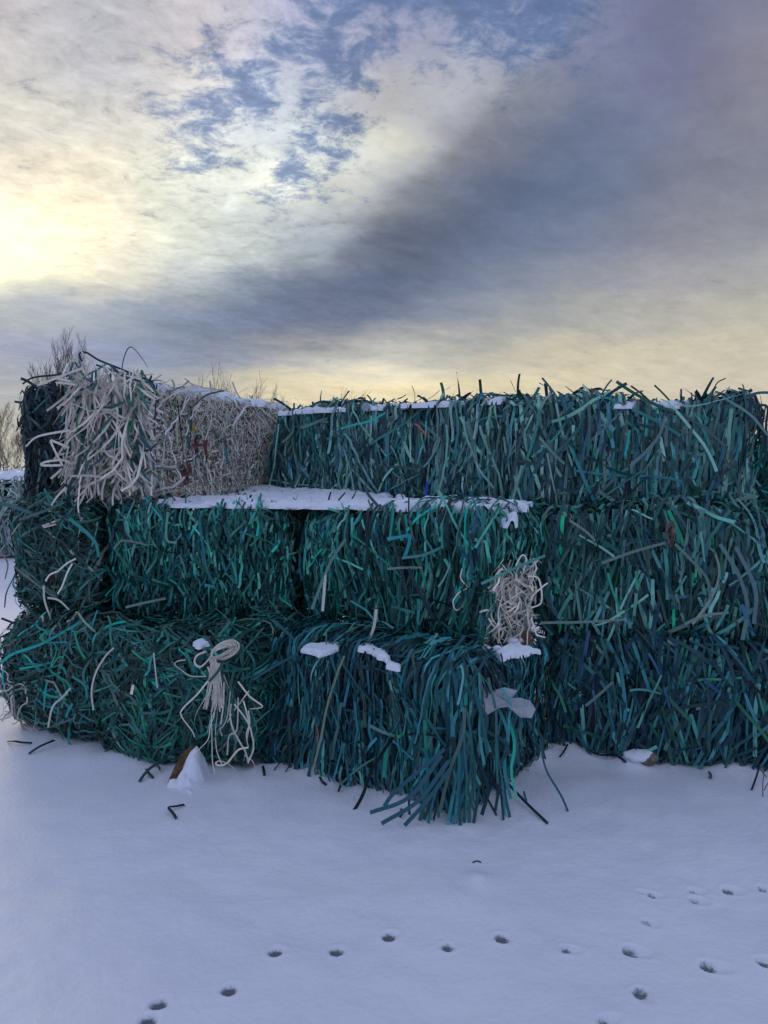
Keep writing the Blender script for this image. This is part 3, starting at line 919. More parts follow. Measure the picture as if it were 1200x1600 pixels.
for i in range(190):
    y0 = rng.uniform(872, 985)
    lo_, hi_ = tuft_edge(y0)
    x0 = rng.uniform(lo_, hi_)
    dd = rng.uniform(3.80, 3.92) + max(0, (x0 - 780)) * .0015
    pts = [(x0, y0, dd + .03)]
    a = rng.normal(PI / 2 + .25, .5)
    st = rng.uniform(7, 16)
    for k in range(rng.integers(3, 8)):
        a = a + rng.normal(0, .55)
        a = a * .85 + (PI / 2 + .22) * .15
        nx, ny = pts[-1][0] + st * math.cos(a), pts[-1][1] + st * math.sin(a)
        lo_, hi_ = tuft_edge(ny)
        if k > 1 and (nx < lo_ + rng.normal(0, 5) or nx > hi_ + rng.normal(0, 6) or ny > 1012 + rng.normal(0, 8)):
            break
        pts.append((nx, ny, dd + rng.normal(0, .012)))
    if len(pts) > 2:
        it.append(strand(px(4, *pts), rng.uniform(.004, .011), np.array(CREAM) * rng.uniform(.45, 1.05), (rng.normal(0, .6), rng.normal(0, 1.8)), per=int(rng.choice([1, 2, 3]))))
for (s) in (((830, 965), (838, 990), (852, 996)), ((806, 884), (815, 868), (822, 872), (818, 892)), ((752, 1010), (770, 990), (790, 980)), ((758, 1000), (775, 1018), (797, 1030)),
            ((740, 1018), (765, 1026), (796, 1031)), ((838, 925), (850, 915), (856, 911)), ((825, 900), (842, 905), (846, 940), (830, 950))):
    it.append(strand(px(3.86, *s), .008, CREAM))
hang('B1', 'strand_tuft', it, 'pale curled strands bulging from the right end')
hang('B1', 'loose_strap', [strand(px(3.82, (752, 912), (800, 890), (852, 868)), .014, (.07, .30, .25))], 'green strap slanting across the pale tuft')

# pale tuft at the near corner of the cream bale
it = []
for i in range(330):
    x0 = rng.uniform(104, 222)
    y0 = 562 + 190 * rng.random() ** 1.3 + abs(x0 - 130) * .16
    dd = 4.80 - (x0 - 108) * .0012 - rng.uniform(.02, .17)
    pts = [(x0, y0, dd + .05)]
    a = rng.normal(PI / 2 + (.35 if x0 < 150 else .12), .55)
    st = rng.uniform(12, 28)
    bend = rng.integers(2, 6)
    for k in range(rng.integers(3, 8)):
        a = a + rng.normal(0, .26) + (rng.normal(0, .9) if k == bend else 0)
        nx, ny = pts[-1][0] + st * math.cos(a), pts[-1][1] + st * math.sin(a)
        if nx > 246 + rng.normal(0, 8) or nx < 96 + rng.exponential(4) - rng.exponential(14) or ny > (800 if nx < 150 else 772) + rng.normal(0, 6):
            break
        pts.append((nx, ny, dd + rng.normal(0, .02)))
    if len(pts) < 3:
        continue
    it.append(strand(px(4, *pts), rng.uniform(.007, .0155), np.array(CREAM) * rng.uniform(.45, 1.05), (rng.normal(0, .5), rng.normal(0, 1.4)), per=int(rng.choice([1, 2, 4]))) if rng.random() < .80 else strand(px(4, *pts), rng.uniform(.010, .019), (.02, rng.uniform(.06, .16), rng.uniform(.06, .14)), (0, rng.normal(0, 1))))
for s in (((112, 672), (75, 678), (55, 684), (40, 698)), ((118, 640), (98, 632), (90, 640)), ((108, 700), (85, 690), (80, 692), (98, 728)), ((96, 718), (70, 722), (66, 727), (95, 727)),
          ((122, 602), (95, 598), (88, 600)), ((58, 602), (85, 592), (110, 582), (130, 575)), ((105, 760), (90, 775), (80, 790)), ((138, 705), (136, 755), (122, 790), (98, 800), (76, 798))):
    it.append(strand(px(4.62, *s), .014, np.array(CREAM) * .8))
hang('C', 'strand_tuft', it, 'broad cream strands cascading off the near corner')
CS = [strand(px(5.05, (296, 655), (293, 680), (296, 700)), .02, (.03, .16, .15)), strand(px(5.35, (322, 705), (324, 718)), .03, (.5, .42, .08)), strand(px(5.15, (301, 662), (303, 674)), .03, (.45, .40, .12)),
      strand(px(5.35, (352, 700), (356, 725)), .02, (.04, .2, .2))]
for k in range(16):
    x0, y0 = (308, 700) if k < 9 else (288, 732)
    x0, y0 = x0 + rng.normal(0, 6), y0 + rng.normal(0, 9)
    CS.append(strand(px(5.05 + (x0 - 280) * .006, (x0, y0), (x0 + rng.normal(0, 6), y0 + rng.normal(8, 5))), .022, np.array((.16, .05, .06)) * rng.uniform(.6, 1.2), (0, rng.normal(0, .5))))
hang('C', 'loose_strap', CS)
it = []
for (x0, y0, x1, y1, d0) in ((277, 625, 290, 765, 5.05), (318, 628, 322, 758, 5.4), (300, 640, 278, 765, 5.15), (352, 640, 345, 755, 5.7), (395, 640, 390, 750, 6.1), (245, 600, 250, 768, 4.8)):
    xm = (x0 + x1) / 2 + rng.normal(0, 5)
    it.append(strand(px(d0 - .06, (x0, y0), (xm, (y0 + y1) / 2), (x1, y1)), .010, (.05, .03, .03), (0.3, 1.2)))
hang('C', 'binding_wire', it, mat=M_WIRE)

# ------------------------------------------------------------------ the cream bundle tied and hanging on the tangled bale
root = empty('strand_bundle', at(340, 1110, 3.87))
tag(root, 'cream bundle of thin strands looped at the top, hanging on the tangled green bale', 'strand bundle')
o = np.array(root.location)
it = []
for i in range(26):
    k = rng.uniform(.3, 1.0)
    cx, cy = 353, 1015
    pts = []
    for t in np.linspace(0, 6.0, 9):
        ex, ey = 12 * (k - 1) + (12 + 12 * k) * math.cos(t + 2.9), 13 * k * math.sin(t + 2.9)
        pts.append((cx + ex * .93 + ey * .3 + rng.normal(0, .8), cy + ey - ex * .38 + rng.normal(0, .8), 3.84 + rng.normal(0, .012)))
    it.append(strand(px(4, *pts), .006, np.array(CREAM) * rng.uniform(.55, .95), (rng.normal(0, .4), rng.normal(0, .8)), per=4))
V, F, C = join(it)
new_mesh_obj('loop', V - o, F, M_STRAP, C, root)
it = []
for i in range(34):
    x0 = rng.normal(335, 5)
    x1 = rng.uniform(318, 350)
    it.append(strand(px(3.85, (x0, rng.uniform(1026, 1045)), ((x0 + x1) / 2 + 2, 1070), (x1, rng.uniform(1090, 1112))), rng.uniform(.006, .010), np.array(CREAM) * rng.uniform(.5, .9), (0, rng.normal(0, .6))))
V, F, C = join(it)
new_mesh_obj('tassel', V - o, F, M_STRAP, C, root)
it = []
for w_, c_, s in ((.012, CREAM, ((325, 1064), (308, 1085), (285, 1108), (284, 1120), (300, 1142), (304, 1152))), (.010, CREAM, ((322, 1057), (298, 1056), (282, 1046), (273, 1038), (278, 1033), (290, 1031))),
                  (.012, CREAM, ((322, 1018), (308, 1024), (304, 1035), (312, 1042), (321, 1036), (330, 1025))), (.007, CREAM, ((330, 1110), (331, 1150), (332, 1190), (336, 1210))),
                  (.009, CREAM, ((350, 1066), (349, 1100), (345, 1132))), (.011, CREAM, ((372, 1065), (390, 1088), (410, 1104), (390, 1108))),
                  (.010, CREAM, ((366, 1100), (385, 1125), (393, 1145), (396, 1170), (388, 1190))), (.009, CREAM, ((388, 1110), (390, 1130), (385, 1148), (388, 1168))),
                  (.012, CREAM, ((388, 1168), (372, 1172), (355, 1192), (342, 1196), (337, 1192), (345, 1189), (360, 1196), (372, 1208), (383, 1220))),
                  (.008, CREAM2, ((360, 1080), (355, 1120), (348, 1135), (344, 1140), (347, 1150))), (.009, CREAM2, ((372, 1090), (370, 1140), (358, 1150), (355, 1180))), (.008, CREAM2, ((382, 1180), (395, 1190), (402, 1210)))):
    it.append(strand(px(3.85, *s), w_ * .8, np.array(c_) * rng.uniform(.65, .95), (rng.normal(0, .3), rng.normal(0, .8))))
for i in range(14):
    x0, y0 = rng.normal(352, 20), rng.uniform(1040, 1100)
    pts = [(x0, y0)]
    a = rng.normal(PI / 2, .25)
    for k in range(rng.integers(3, 7)):
        a += rng.normal(0, .3)
        a = a * .8 + PI / 2 * .2
        pts.append((pts[-1][0] + 20 * math.cos(a), min(pts[-1][1] + 20 * math.sin(a), 1212 - rng.uniform(0, 8))))
    it.append(strand(px(rng.uniform(3.86, 3.92), *pts), rng.uniform(.004, .009), [CREAM, CREAM2, (.08, .20, .17), (.04, .12, .11)][rng.integers(0, 4)], (rng.normal(0, .5), rng.normal(0, 1.2))))
V, F, C = join(it)
new_mesh_obj('trailing_strands', V - o, F, M_STRAP, C, root)
hang('A2', 'loose_strap', [strand(px(4.02, (146, 1110), (143, 1080), (150, 1050), (165, 1025), (178, 1012)), .009, CREAM2), strand(px(3.92, (240, 1020), (243, 1050), (246, 1075)), .007, CREAM2),
                           strand(px(4.07, (75, 1137), (82, 1105), (97, 1090), (110, 1075)), .010, CREAM2), strand(px(3.92, (205, 1085), (208, 1070)), .014, CREAM)], 'pale strands among the green')
hang('A2', 'loose_strap', [strand(px(3.90, (290, 1018), (296, 1032), (304, 1050)), .018, (.015, .20, .15)), strand(px(3.87, (320, 1013), (326, 1025), (335, 1037)), .014, (.03, .16, .15)),
                           strand(px(3.92, (340, 995), (350, 983), (360, 971)), .014, (.06, .2, .17)), strand(px(3.82, (327, 1065), (340, 1050), (348, 1036)), .014, (.02, .1, .08)),
                           strand(px(3.87, (365, 1120), (360, 1080), (366, 1045)), .014, (.02, .1, .08)), strand(px(3.97, (425, 968), (445, 985), (460, 1000)), .016, (.02, .1, .11))])

# ------------------------------------------------------------------ snow lying on the bales
def snow_patch(label, poly, z, thick, seed, rough=.5, step=.016, edge=.06, group=None, slope=(0, 0), name='snow_patch', inset=0.0):
    """a settled snow pad over a plan outline; z may be a function of x, y"""
    poly = np.array(poly, float)
    lo, hi = poly.min(0) - .09, poly.max(0) + .09
    X, Y = np.meshgrid(np.arange(lo[0], hi[0], step), np.arange(lo[1], hi[1], step), indexing='ij')
    d = np.full(X.shape, 1e9)
    ins = np.zeros(X.shape, bool)
    for i in range(len(poly)):
        a, b = poly[i], poly[(i + 1) % len(poly)]
        e = b - a
        t = np.clip(((X - a[0]) * e[0] + (Y - a[1]) * e[1]) / (e @ e), 0, 1)
        d = np.minimum(d, np.hypot(X - a[0] - t * e[0], Y - a[1] - t * e[1]))
        c = ((a[1] > Y) != (b[1] > Y)) & (X < (b[0] - a[0]) * (Y - a[1]) / (b[1] - a[1] + 1e-12) + a[0])
        ins ^= c
    sd_ = np.where(ins, d, -d) + rough * .085 * fbm2(X, Y, seed, 3, 5.0, .5) - inset
    hgt = thick * np.sqrt(np.clip(sd_ / edge, 0, 1)) * (1 + .6 * fbm2(X, Y, seed + 1, 3, 4.0)) + min(.010, thick * .25) * fbm2(X, Y, seed + 2, 3, 14.0)
    Z = (z(X, Y) if callable(z) else z) + np.where(sd_ > 0, hgt, 0) - np.where(sd_ > 0, 0, .012) + slope[0] * (X - lo[0]) + slope[1] * (Y - lo[1])
    keep = sd_ > -step * 2.6
    gxx, gyy = np.gradient(sd_, step)
    gm = gxx ** 2 + gyy ** 2 + .05
    mv = np.where(sd_ < 0, np.clip(-sd_, 0, step * 2.7), 0)
    X = X + mv * gxx / gm
    Y = Y + mv * gyy / gm
    idx = -np.ones(X.shape, int)
    idx[keep] = np.arange(keep.sum())
    q = np.stack([idx[:-1, :-1], idx[1:, :-1], idx[1:, 1:], idx[:-1, 1:]], -1).reshape(-1, 4)
    q = q[(q >= 0).all(1)]
    V = np.stack([X[keep], Y[keep], Z[keep]], 1)
    c = np.array([V[:, 0].mean(), V[:, 1].mean(), V[:, 2].min()])
    ob = new_mesh_obj(name, V - c, q, M_SNOW)
    ob.location = c
    return tag(ob, label, 'snow', group)


def gp(px_, py_, z):
    """ground-plan point seen at a pixel on the level z"""
    a, b = at(px_, py_, 1.0), at(px_, py_, 2.0)
    t = (z - a[2]) / (b[2] - a[2])
    return (a + (b - a) * t)[:2]


SG = 'snow lying on the bales'
snow_patch('wide unbroken snow pad on the ledge in front of the pale bale',
           [(-1.42, 4.68), (-.95, 4.55), (-.46, 4.46), (-.20, 4.36), (.10, 4.20), (.15, 4.55), (.05, 5.3), (-.75, 5.95), (-1.0, 6.3), (-1.40, 4.9)], lambda X, Y: 1.383 + .075 * np.clip((Y - 4.85 + .35 * X) / 1.0, 0, 1) ** 1.3, .030, 31, .75, .010, group=SG)
snow_patch('lumpy broken snow on the ledge at the right, with straps poking through',
           [(.10, 4.20), (.30, 4.06), (.50, 3.93), (.62, 3.98), (.72, 4.16), (.78, 4.55), (.6, 4.8), (.14, 5.1)], 1.388, .036, 32, 1.4, .010, .04, SG)
snow_patch('small snow clump capping the right corner of the middle bale',
           [(.52, 3.96), (.60, 3.93), (.68, 4.02), (.70, 4.14), (.58, 4.12)], lambda X, Y: 1.362 - .22 * np.clip(4.02 - Y, 0, 1), .035, 33, 2.0, .008, .03, SG)
snow_patch('low flat snow patch on the lower ledge left of the hooked one',
           [gp(462, 1012, .72), gp(480, 1003, .72), gp(508, 1000, .72), gp(535, 998, .72), gp(532, 1010, .72), gp(498, 1018, .72)], .705, .013, 34, .45, .006, .025, SG, inset=.012)
snow_patch('hooked snow lump drooping over the edge of the lower ledge',
           [gp(554, 1014, .71), gp(568, 1006, .71), gp(586, 1005, .71), gp(602, 1016, .71), gp(612, 1028, .71), gp(626, 1035, .71), gp(620, 1043, .71), gp(600, 1040, .71), gp(594, 1026, .71), gp(580, 1018, .71)], .705, .015, 35, .4, .006, .03, SG, inset=.012)
snow_patch('snow streak on the front bale beside the milky plastic scrap',
           [(.60, 3.76), (.66, 3.70), (.70, 3.72), (.71, 3.80), (.76, 3.95), (.80, 4.06), (.73, 4.08), (.68, 3.96), (.64, 3.86), (.57, 3.84), (.52, 3.78)], lambda X, Y: .735 - .30 * np.clip(3.86 - Y, 0, 1), .018, 36, 1.5, .006, .025, SG, inset=.012)
snow_patch('tiny snow crumb on top of the tangled bale left of the cream bundle', [gp(300, 1003, .72), gp(318, 998, .72), gp(328, 1004, .72), gp(312, 1009, .72)], .715, .015, 37, .3, .008, .02, SG)
snow_patch('long snow strip along the top edge of the pale bale',
           [(-1.50, 4.76), (-1.44, 4.80), (-.80, 6.42), (-1.3, 6.6), (-1.9, 5.0)], 2.085, .05, 38, .5, .02, .05, SG)
snow_patch('snow on the top edge of the back bale near the pale bale',
           [(-.78, 5.93), (-.40, 5.64), (-.05, 5.38), (.05, 5.36), (.4, 5.8), (-.3, 6.3)], 2.012, .032, 39, 1.6, .012, .04, SG)
snow_patch('snow mound on the back bale beside the right corner bale',
           [(.20, 5.22), (.45, 5.04), (.72, 4.86), (.95, 5.1), (.5, 5.5)], 2.012, .032, 40, 1.6, .012, .04, SG)
snow_patch('thin snow on the top of the right corner bale', [(.95, 4.67), (1.35, 4.58), (1.9, 4.47), (1.9, 4.9), (1.0, 5.1)], 1.962, .030, 41, 1.7, .012, .04, SG)
snow_patch('snow cap on the far pale grey bale', [(-7.3, 13.6), (-6.1, 13.2), (-5.8, 14.2), (-7.0, 14.7)], 1.40, .12, 42, .3, .06, .2)

# ------------------------------------------------------------------ ground
FOOT = [(430, 1493, 20, 1), (525, 1490, 15, 1), (607, 1468, 20, 1), (698, 1481, 0, .9), (783, 1466, -5, 1), (885, 1484, -5, .9), (985, 1484, -10, 1.25), (1107, 1503, -12, 1.25),
        (1000, 1551, -70, 1), (1010, 1437, -30, .8), (1002, 1391, -10, .7), (1018, 1395, -5, .9), (1084, 1387, -8, .8), (1086, 1401, -8, .9), (1138, 1386, -8, 1.0), (1192, 1384, -10, .9),
        (1194, 1496, 10, 1.1), (357, 1551, 28, 1), (247, 1574, 28, 1.05), (230, 1600, 25, 1), (945, 1599, 10, .9), (1335, 1500, 5, 1), (1290, 1395, -8, 1)]


def nonuni(lo, hi, step, far_lo, far_hi, grow=1.10, cap=40):
    c = list(np.arange(lo, hi, step))
    up, s = [c[-1]], step
    while up[-1] < far_hi:
        s = min(s * grow, cap)
        up.append(up[-1] + s)
    dn, s = [c[0]], step
    while dn[-1] > far_lo:
        s = min(s * grow, cap)
        dn.append(dn[-1] - s)
    return np.array(dn[1:][::-1] + c + up[1:])


FOOTPRINT = [((-.70, 4.18), (.36, 3.46), .98), ((-1.63, 4.34), (-.70, 3.96), 1.2), ((-2.33, 4.70), (-1.65, 4.37), 1.0), ((.90, 4.27), (2.30, 3.86), .9)]


def ground_height(X, Y):
    Z = .016 * fbm2(X, Y, 5, 3, .55) + .010 * fbm2(X, Y, 6, 3, 1.8)
    Z = Z + .0035 * fbm2(X, Y, 16, 4, 6.0, .55)
    r = np.hypot(X, Y)
    Z = Z * (1 + np.clip((r - 8) / 12, 0, 6))
    for (A, B, D) in FOOTPRINT:
        A, B = np.array(A), np.array(B)
        u = (B - A) / np.linalg.norm(B - A)
        v = np.array([-u[1], u[0]])
        m = (A + B) / 2 + v * D / 2
        qx = np.abs((X - m[0]) * u[0] + (Y - m[1]) * u[1]) - np.linalg.norm(B - A) / 2
        qy = np.abs((X - m[0]) * v[0] + (Y - m[1]) * v[1]) - D / 2
        d = np.hypot(np.maximum(qx, 0), np.maximum(qy, 0))
        Z = Z + .045 * np.exp(-(d / .13) ** 1.3) * np.clip(.6 + .9 * fbm2(X, Y, 8, 3, 2.2), 0, 1.4)
    def bump(x, y, sx, sy, h, rot=0):
        c, s = math.cos(rot), math.sin(rot)
        a = (X - x) * c + (Y - y) * s
        b = -(X - x) * s + (Y - y) * c
        return h * np.exp(-(a / sx) ** 2 - (b / sy) ** 2)
    p = gp(745, 1372, 0)
    Z = Z + bump(p[0], p[1] - .03, .05, .07, .026) + bump(p[0] - .1, p[1] - .15, .22, .16, .012)
    p = gp(300, 1222, 0)
    Z = Z + bump(p[0], p[1], .05, .07, .05) + bump(p[0] - .03, p[1] - .18, .09, .12, .02)
    p = gp(990, 1200, 0)
    Z = Z + bump(p[0] - .02, p[1], .09, .05, .05)
    # drift rolling up far behind on the left, low swell on the horizon
    Z = Z + .5 * np.exp(-((X + 18) / 9) ** 2 - ((Y - 26) / 5) ** 2)
    Z = Z + .25 * fbm2(X, Y, 9, 3, .012) * np.clip((r - 20) / 40, 0, 1)
    W = np.zeros_like(X)
    for (fx, fy, ang, sc) in FOOT:
        c = gp(fx, fy, 0)
        if c[1] < .5:
            continue
        th = R(ang)
        ax = np.array([math.cos(th), math.sin(th) * 1.6])
        ax /= np.linalg.norm(ax)
        bx = np.array([-ax[1], ax[0]])
        a = ((X - c[0]) * ax[0] + (Y - c[1]) * ax[1]) / (.029 * sc)
        b = ((X - c[0]) * bx[0] + (Y - c[1]) * bx[1]) / (.029 * sc)
        tail = 1.25 if fx < 800 else 2.1
        rho = np.hypot(np.where(a < 0, a / .85, a / tail), b)
        prof = np.clip(1 - rho ** 2.2, 0, 1) ** .8 * np.clip(1.0 - .35 * a, .25, 1.0)
        Z = Z - .021 * sc * prof
        Z = Z + .0025 * np.exp(-((rho - 1.25) / .3) ** 2)
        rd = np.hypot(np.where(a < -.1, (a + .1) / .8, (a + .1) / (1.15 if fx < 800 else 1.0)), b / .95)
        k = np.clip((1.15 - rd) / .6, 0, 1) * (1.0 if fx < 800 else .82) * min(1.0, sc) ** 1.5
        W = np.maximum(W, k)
    return Z, W


gx = nonuni(-1.15, 1.75, .0085, -420, 420, 1.09)
gy = nonuni(2.12, 3.30, .007, -60, 700, 1.075)
GX, GY = np.meshgrid(gx, gy, indexing='ij')
GZ, GW = ground_height(GX, GY)
i = np.arange(GX.size).reshape(GX.shape)
q = np.stack([i[:-1, :-1], i[1:, :-1], i[1:, 1:], i[:-1, 1:]], -1).reshape(-1, 4)
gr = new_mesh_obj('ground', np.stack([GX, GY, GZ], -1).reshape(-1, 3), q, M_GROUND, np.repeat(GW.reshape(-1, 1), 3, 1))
tag(gr, kind='structure')


def gz(x, y):
    return float(ground_height(np.array([[x]], float), np.array([[y]], float))[0][0, 0])


# ------------------------------------------------------------------ small things on the snow and on the bales
def flat_thing(name, label, cat, outline, mat, thick, seed, crumple=.02, face=None):
    """a crumpled sheet with a traced outline given as 3-D points (fan mesh, thickened)"""
    P = np.array(outline, float)
    c = P.mean(0)
    rings = [P, c + (P - c) * .66, c + (P - c) * .33]
    n = len(P)
    rng = np.random.default_rng(seed)
    V = np.concatenate(rings + [c[None]])
    nn = np.cross(P[n // 3] - c, P[0] - c)
    nn /= np.linalg.norm(nn) + 1e-9
    V = V + nn[None] * rng.normal(0, crumple, (len(V), 1))
    F, Tn = [], []
    for r_ in range(2):
        for k in range(n):
            F.append((r_ * n + k, r_ * n + (k + 1) % n, (r_ + 1) * n + (k + 1) % n, (r_ + 1) * n + k))
    for k in range(n):
        Tn.append((2 * n + k, 2 * n + (k + 1) % n, 3 * n))
    ob = new_mesh_obj(name, V - c, np.array(F), mat, None, None, False, tris=np.array(Tn))
    ob.location = c
    md = ob.modifiers.new('thickness', 'SOLIDIFY')
    md.thickness = thick
    md.offset = 0
    return tag(ob, label, cat)


flat_thing('plastic_sheet', 'milky torn plastic scrap lying over the right shoulder of the front bale', 'plastic sheet',
           px(3.52, (751, 1070, 3.56), (770, 1079, 3.55), (788, 1074, 3.57), (809, 1079, 3.58), (797, 1091, 3.54), (812, 1090, 3.57), (829, 1095, 3.60), (837, 1108, 3.58), (831, 1122, 3.53), (812, 1121, 3.50), (794, 1104, 3.48), (778, 1106, 3.47), (762, 1117, 3.46), (750, 1098, 3.48)), M_SHEET, .002, 3, .004)
flat_thing('cardboard_piece', 'brown wet cardboard scrap leaning between the tangled bale and the snow', 'cardboard',
           px(3.92, (262, 1222, 3.85), (272, 1200, 3.9), (283, 1180, 3.96), (300, 1165, 4.0), (312, 1172, 4.0), (308, 1195, 3.95), (300, 1218, 3.88), (285, 1232, 3.84)), M_CARD, .006, 4, .008)
flat_thing('cardboard_piece', 'small brown cardboard corner stuck below the pale tuft of the middle bale', 'cardboard',
           px(3.9, (805, 1005), (812, 992), (826, 980), (832, 1000), (826, 1008), (812, 1011)), M_CARD, .005, 5, .006)
flat_thing('brown_rag', 'brown crumpled rag pinched between the two upper layers on the right', 'rag',
           px(4.03, (1040, 818), (1050, 814), (1056, 826), (1054, 845), (1047, 855), (1042, 842), (1039, 830)), M_RAG, .012, 6, .012)
# snow that piled up on the leaning cardboard
pk = gp(300, 1226, 0)


def heap_z(X, Y):
    a, b = X - pk[0] - .005, Y - pk[1] - .09
    d = np.hypot(a / np.where(a < 0, .10, .065), b / np.where(b < 0, .21, .07))
    d = d * (1 + .40 * fbm2(X, Y, 78, 4, 7.0))
    return gz(pk[0] - .25, pk[1] - .25) - .02 + .19 * np.clip(1 - d, 0, 1) ** 1.2 + .014 * fbm2(X, Y, 79, 3, 11.0)


heap = snow_patch('pointed white snow heap against the brown cardboard below the cream bundle',
                  [(pk[0] + x, pk[1] + y) for x, y in ((-.20, -.02), (-.14, -.20), (.03, -.24), (.14, -.06), (.10, .12), (0, .19), (-.10, .15))], heap_z, .003, 80, .2, .008, .02, name='snow_heap')

# snow-capped stone at the foot of the right stack
def stone(label, c, rad, seed):
    rng = np.random.default_rng(seed)
    root = empty('stone', c)
    tag(root, label, 'stone')
    for name, mat, zs, k in (('rock', M_STONE, 0.0, 1.0), ('snow_cap', M_SNOW, .25, 1.05)):
        n1, n2 = 14, 22
        th, ph = np.meshgrid(np.linspace(.02, PI - .02, n1), np.linspace(0, 2 * PI, n2, endpoint=False), indexing='ij')
        D = np.stack([np.sin(th) * np.cos(ph), np.sin(th) * np.sin(ph), np.cos(th)], -1)
        rr = rad * k * (1 + wave(D, np.random.default_rng(seed), .12, 3.0))
        V = D * rr[..., None] * np.array([1.1, .9, .85])
        if name == 'snow_cap':
            V = V * np.array([1.5, 1.0, .72]) * (1 + wave(D, np.random.default_rng(seed + 5), .10, 6.0))[..., None]
            V[..., 0] -= rad * .95
            V[..., 2] += rad * .28
        i = np.arange(n1 * n2).reshape(n1, n2)
        q = np.stack([i[:-1], np.roll(i, -1, 1)[:-1], np.roll(i, -1, 1)[1:], i[1:]], -1).reshape(-1, 4)
        new_mesh_obj(name, V.reshape(-1, 3), q[:, ::-1], mat, None, root)


p = gp(1012, 1200, 0)
stone('grey brown stone with a snow cap at the foot of the bottom right bale', (p[0], p[1], gz(p[0], p[1]) + .02), .05, 8)


def loose_on_snow(label, pts, w, col, name='loose_strap', cat='strap', lift=.006, tw=(0, .3)):
    P = []
    for (a, b, *h) in pts:
        c = gp(a, b, 0)
        P.append((c[0], c[1], gz(c[0], c[1]) + lift + (h[0] if h else 0)))
    V, F, C = strand(P, w, col, tw, face=(0, -.5, 1))
    c = V.mean(0)
    ob = new_mesh_obj(name, V - c, F, M_STRAP, C)
    ob.location = c
    md = ob.modifiers.new('thickness', 'SOLIDIFY')
    md.thickness = .002
    return tag(ob, label, cat)


loose_on_snow('long straight dark strap lying on the snow right of the front corner', [(785, 1243, .05), (820, 1265, .02), (856, 1289)], .013, (.012, .03, .05))
loose_on_snow('short crumpled dark strap end on the snow below the snow heap', [(288, 1262), (274, 1268, .01), (264, 1273, .02), (270, 1280, .012), (276, 1286)], .013, (.01, .018, .03))
loose_on_snow('dark curved strap half buried in the snow at the far left foot of the stack', [(12, 1160), (22, 1166, .02), (35, 1166, .012), (50, 1163)], .012, (.012, .02, .025))
loose_on_snow('short dark strap on the snow at the bottom of the left end bale', [(45, 1180), (62, 1175, .02), (85, 1166, .03)], .014, (.02, .03, .035))
loose_on_snow('forked dark strap end on the snow left of the cardboard', [(218, 1222), (226, 1216, .02), (240, 1210, .04), (262, 1202, .05)], .016, (.02, .06, .065))
loose_on_snow('dark blue strap on the snow left of the snow-capped stone', [(900, 1186, .03), (930, 1192, .012), (962, 1198, .008), (978, 1204)], .013, (.008, .016, .03))
loose_on_snow('short dark stick of strap standing in the snow near the right edge', [(1174, 1239), (1180, 1230, .02), (1186, 1222, .05)], .009, (.012, .014, .03))
loose_on_snow('thin dark sliver on the small snow bump in front of the stack', [(738, 1366, .03), (745, 1363, .034), (752, 1364, .03)], .006, (.04, .04, .05))
loose_on_snow('thin dark wisp on the snow under the bundle, right of the heap', [(428, 1213), (440, 1208, .02), (452, 1210, .01), (446, 1216)], .006, (.02, .02, .03))
rng = np.random.default_rng(321)
for k in (4, 5, 7, 8, 10, 13, 14, 16):
    bx = [(30, 1150), (70, 1160), (120, 1176), (190, 1196), (240, 1208), (410, 1212), (440, 1214), (500, 1228), (540, 1240), (575, 1252), (620, 1278), (660, 1290), (770, 1275), (800, 1250), (890, 1188), (1050, 1205), (1110, 1214), (1150, 1224)][k]
    a = rng.normal(PI / 2, .9)
    l = rng.uniform(8, 22)
    x0, y0 = bx[0] + rng.normal(0, 8), bx[1] + rng.uniform(-2, 3)
    loose_on_snow('short dark strap scrap half buried in the snow at the foot of the stack',
                  [(x0, y0 - 3, .012), (x0 + l * .5 * math.cos(a) + rng.normal(0, 2), y0 + l * .2 * abs(math.sin(a)), .010), (x0 + l * math.cos(a), y0 + l * .4 * abs(math.sin(a)), -.003)],
                  rng.uniform(.008, .014), pick(rng, TEAL['front'], 1)[0] * .5, 'strap_scrap', 'strap')['group'] = 'strap scraps at the foot of the stack'
# dry stalk at the right edge
pS = gp(1196, 1248, 0)
st = []
for (pts, w_) in ((((1192, 1250), (1192, 1225), (1194, 1205)), .005), (((1194, 1235), (1199, 1225), (1206, 1222)), .004), (((1178, 1170), (1184, 1195), (1198, 1215)), .004)):
    st.append(strand(px(pS[1], *pts), w_, (.03, .025, .03)))
V, F, C = join(st)
ob = new_mesh_obj('dry_stalk', V - V.mean(0), F, M_STRAP, C)
ob.location = V.mean(0)
tag(ob, 'thin bare stalk rising from the snow at the right edge', 'plant')


# ------------------------------------------------------------------ bare trees beyond
def tube(V, F, p0, p1, r0, r1, n):
    d = p1 - p0
    d = d / (np.linalg.norm(d) + 1e-9)
    a = np.cross(d, (0.3, .2, 1.0)) if abs(d[2]) < .9 else np.cross(d, (1, 0, 0))
    a /= np.linalg.norm(a)
    b = np.cross(d, a)
    base = len(V)
    for (p, r_) in ((p0, r0), (p1, r1)):
        for k in range(n):
            t = 2 * PI * k / n
            V.append(p + (a * math.cos(t) + b * math.sin(t)) * r_)
    for k in range(n):
        F.append((base + k, base + (k + 1) % n, base + n + (k + 1) % n, base + n + k))


